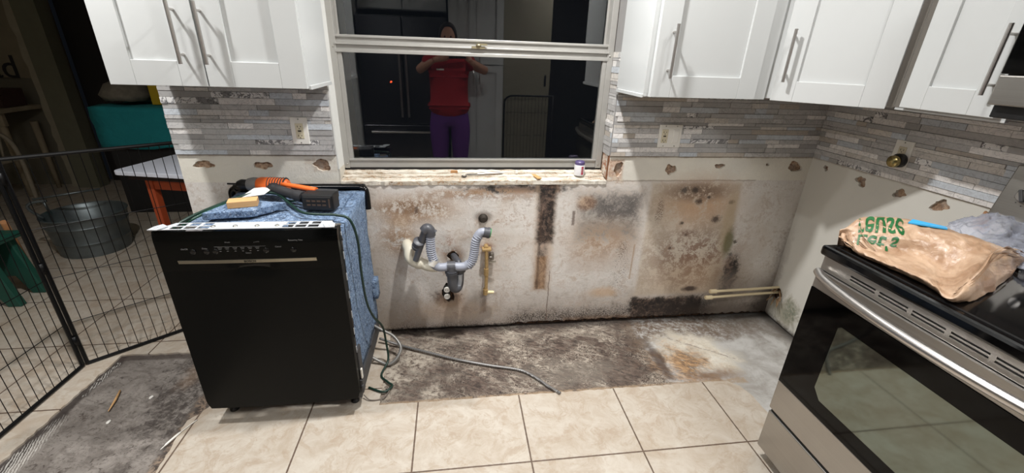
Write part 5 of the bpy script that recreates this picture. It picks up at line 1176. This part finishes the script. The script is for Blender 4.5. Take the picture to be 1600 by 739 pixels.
skinmesh('purple_leggings', Jl, [(0, 1), (1, 2), (2, 3), (3, 4), (4, 5), (0, 6), (6, 7), (7, 8), (8, 9), (9, 10), (0, 11)], [(.19, .14), .125, .112, .096, .075, .06, .125, .112, .096, .075, .06, (.17, .12)], leg, t)
# hair, face
hc = Vector((px, py+.015, 1.60)); bm = BM(); bmesh.ops.create_uvsphere(bm, u_segments=28, v_segments=18, radius=1)
for v in bm.verts:
    p = v.co; k = Vector((p.x*.088, p.y*.105-.012, p.z*.105+.015))
    if p.z < 0: k.z *= 1.9; k.x *= 1.08
    if p.y > .45 and p.z < .55: k.y = .03
    v.co = hc+k
obj('hair', bm, simple('dark_brown_hair', (34, 24, 20), .5, var=.3, scale=60), t, smooth=1)
bm = BM(); bmesh.ops.create_uvsphere(bm, u_segments=28, v_segments=20, radius=1)
for v in bm.verts:
    p = v.co; k = Vector((p.x*.070*(1-.18*max(0, -p.z)), p.y*.085, p.z*.11))
    if p.y > 0: k.y += .018*math.exp(-((p.x/.16)**2+((p.z+.10)/.22)**2))-.010*math.exp(-(((abs(p.x)-.38)/.2)**2+((p.z-.12)/.14)**2))+.005*math.exp(-((p.x/.35)**2+((p.z+.50)/.08)**2))
    v.co = hc+Vector((0, .022, -.03))+k
obj('face', bm, skin, t, smooth=1)
ew = M['white']
for s in (-1, 1):
    bm = BM(); bmesh.ops.create_uvsphere(bm, u_segments=12, v_segments=8, radius=.011)
    for v in bm.verts: v.co += hc+Vector((s*.028, .088, -.016))
    obj('eye', bm, simple('dark_eye', (40, 30, 26), .2), t, smooth=1)
    bm = BM(); bmesh.ops.create_uvsphere(bm, u_segments=10, v_segments=8, radius=1)
    for v in bm.verts: v.co = hc+Vector((s*.072+v.co.x*.008, .018+v.co.y*.014, -.03+v.co.z*.028))
    obj('ear', bm, skin, t, smooth=1)
bm = BM(); tube(bm, smooth_path([hc+Vector((-.024, .094, -.083)), hc+Vector((0, .102, -.081)), hc+Vector((.024, .094, -.083))]), .004, 8); obj('lips', bm, simple('lips', (150, 78, 74), .5), t, smooth=1)
bm = BM(); box(bm, (px-.115, py+.1335, 1.285), (px-.045, py+.1365, 1.300)); obj('shirt_logo', bm, M['white'], t)
# phone right behind the lens, landscape; lens at its upper left
def camsp(a, b, c_): return CP+R_*a+U_*b-F_*c_
t2 = thing('smartphone', 'dark smartphone held up in both hands before the face', 'phone', camsp(.03, -.02, .012))
bm = BM()
vs = [bm.verts.new(camsp(a, b, c_)) for a in (-.022, .138) for b in (-.058, .018) for c_ in (.006, .0145)]
for q in ((0, 1, 3, 2), (4, 6, 7, 5), (0, 4, 5, 1), (2, 3, 7, 6), (0, 2, 6, 4), (1, 5, 7, 3)): bm.faces.new([vs[i] for i in q])
obj('phone_body', bm, M['black'], t2, bevel=.003)
# hands: palm and separate fingers curled round the phone's ends
for s, wrist, ex in ((-1, Vector(J[10]), -.022), (1, Vector(J[13]), .138)):
    g0 = camsp(ex+s*.02, -.055, .045); bm = BM()
    tube(bm, smooth_path([wrist, wrist.lerp(g0, .5), g0, camsp(ex+s*.018, -.02, .040)], 5), [.026]*5+[.032]*5+[.030]*5+[.018], 12); hnd = obj('hand', bm, skin, t, smooth=1)
    for k in range(4):
        b0 = -.048+.018*k; ln = (.9, 1.0, 1.06, .95)[k]; bm = BM()
        tube(bm, smooth_path([camsp(ex+s*.020, b0-.006, .040), camsp(ex+s*.020*ln, b0, .022), camsp(ex+s*.010, b0, .0105), camsp(ex+s*.0075, b0, .0085)], 5), [.0085]*8+[.0075]*6+[.006, .005], 8); obj('finger', bm, skin, hnd, smooth=1)
    bm = BM(); tube(bm, smooth_path([camsp(ex+s*.018, -.06, .042), camsp(ex+s*.0, -.068, .034), camsp(ex-s*.02, -.05, .024)], 5), [.011]*6+[.009]*5, 8); obj('thumb', bm, skin, hnd, smooth=1)
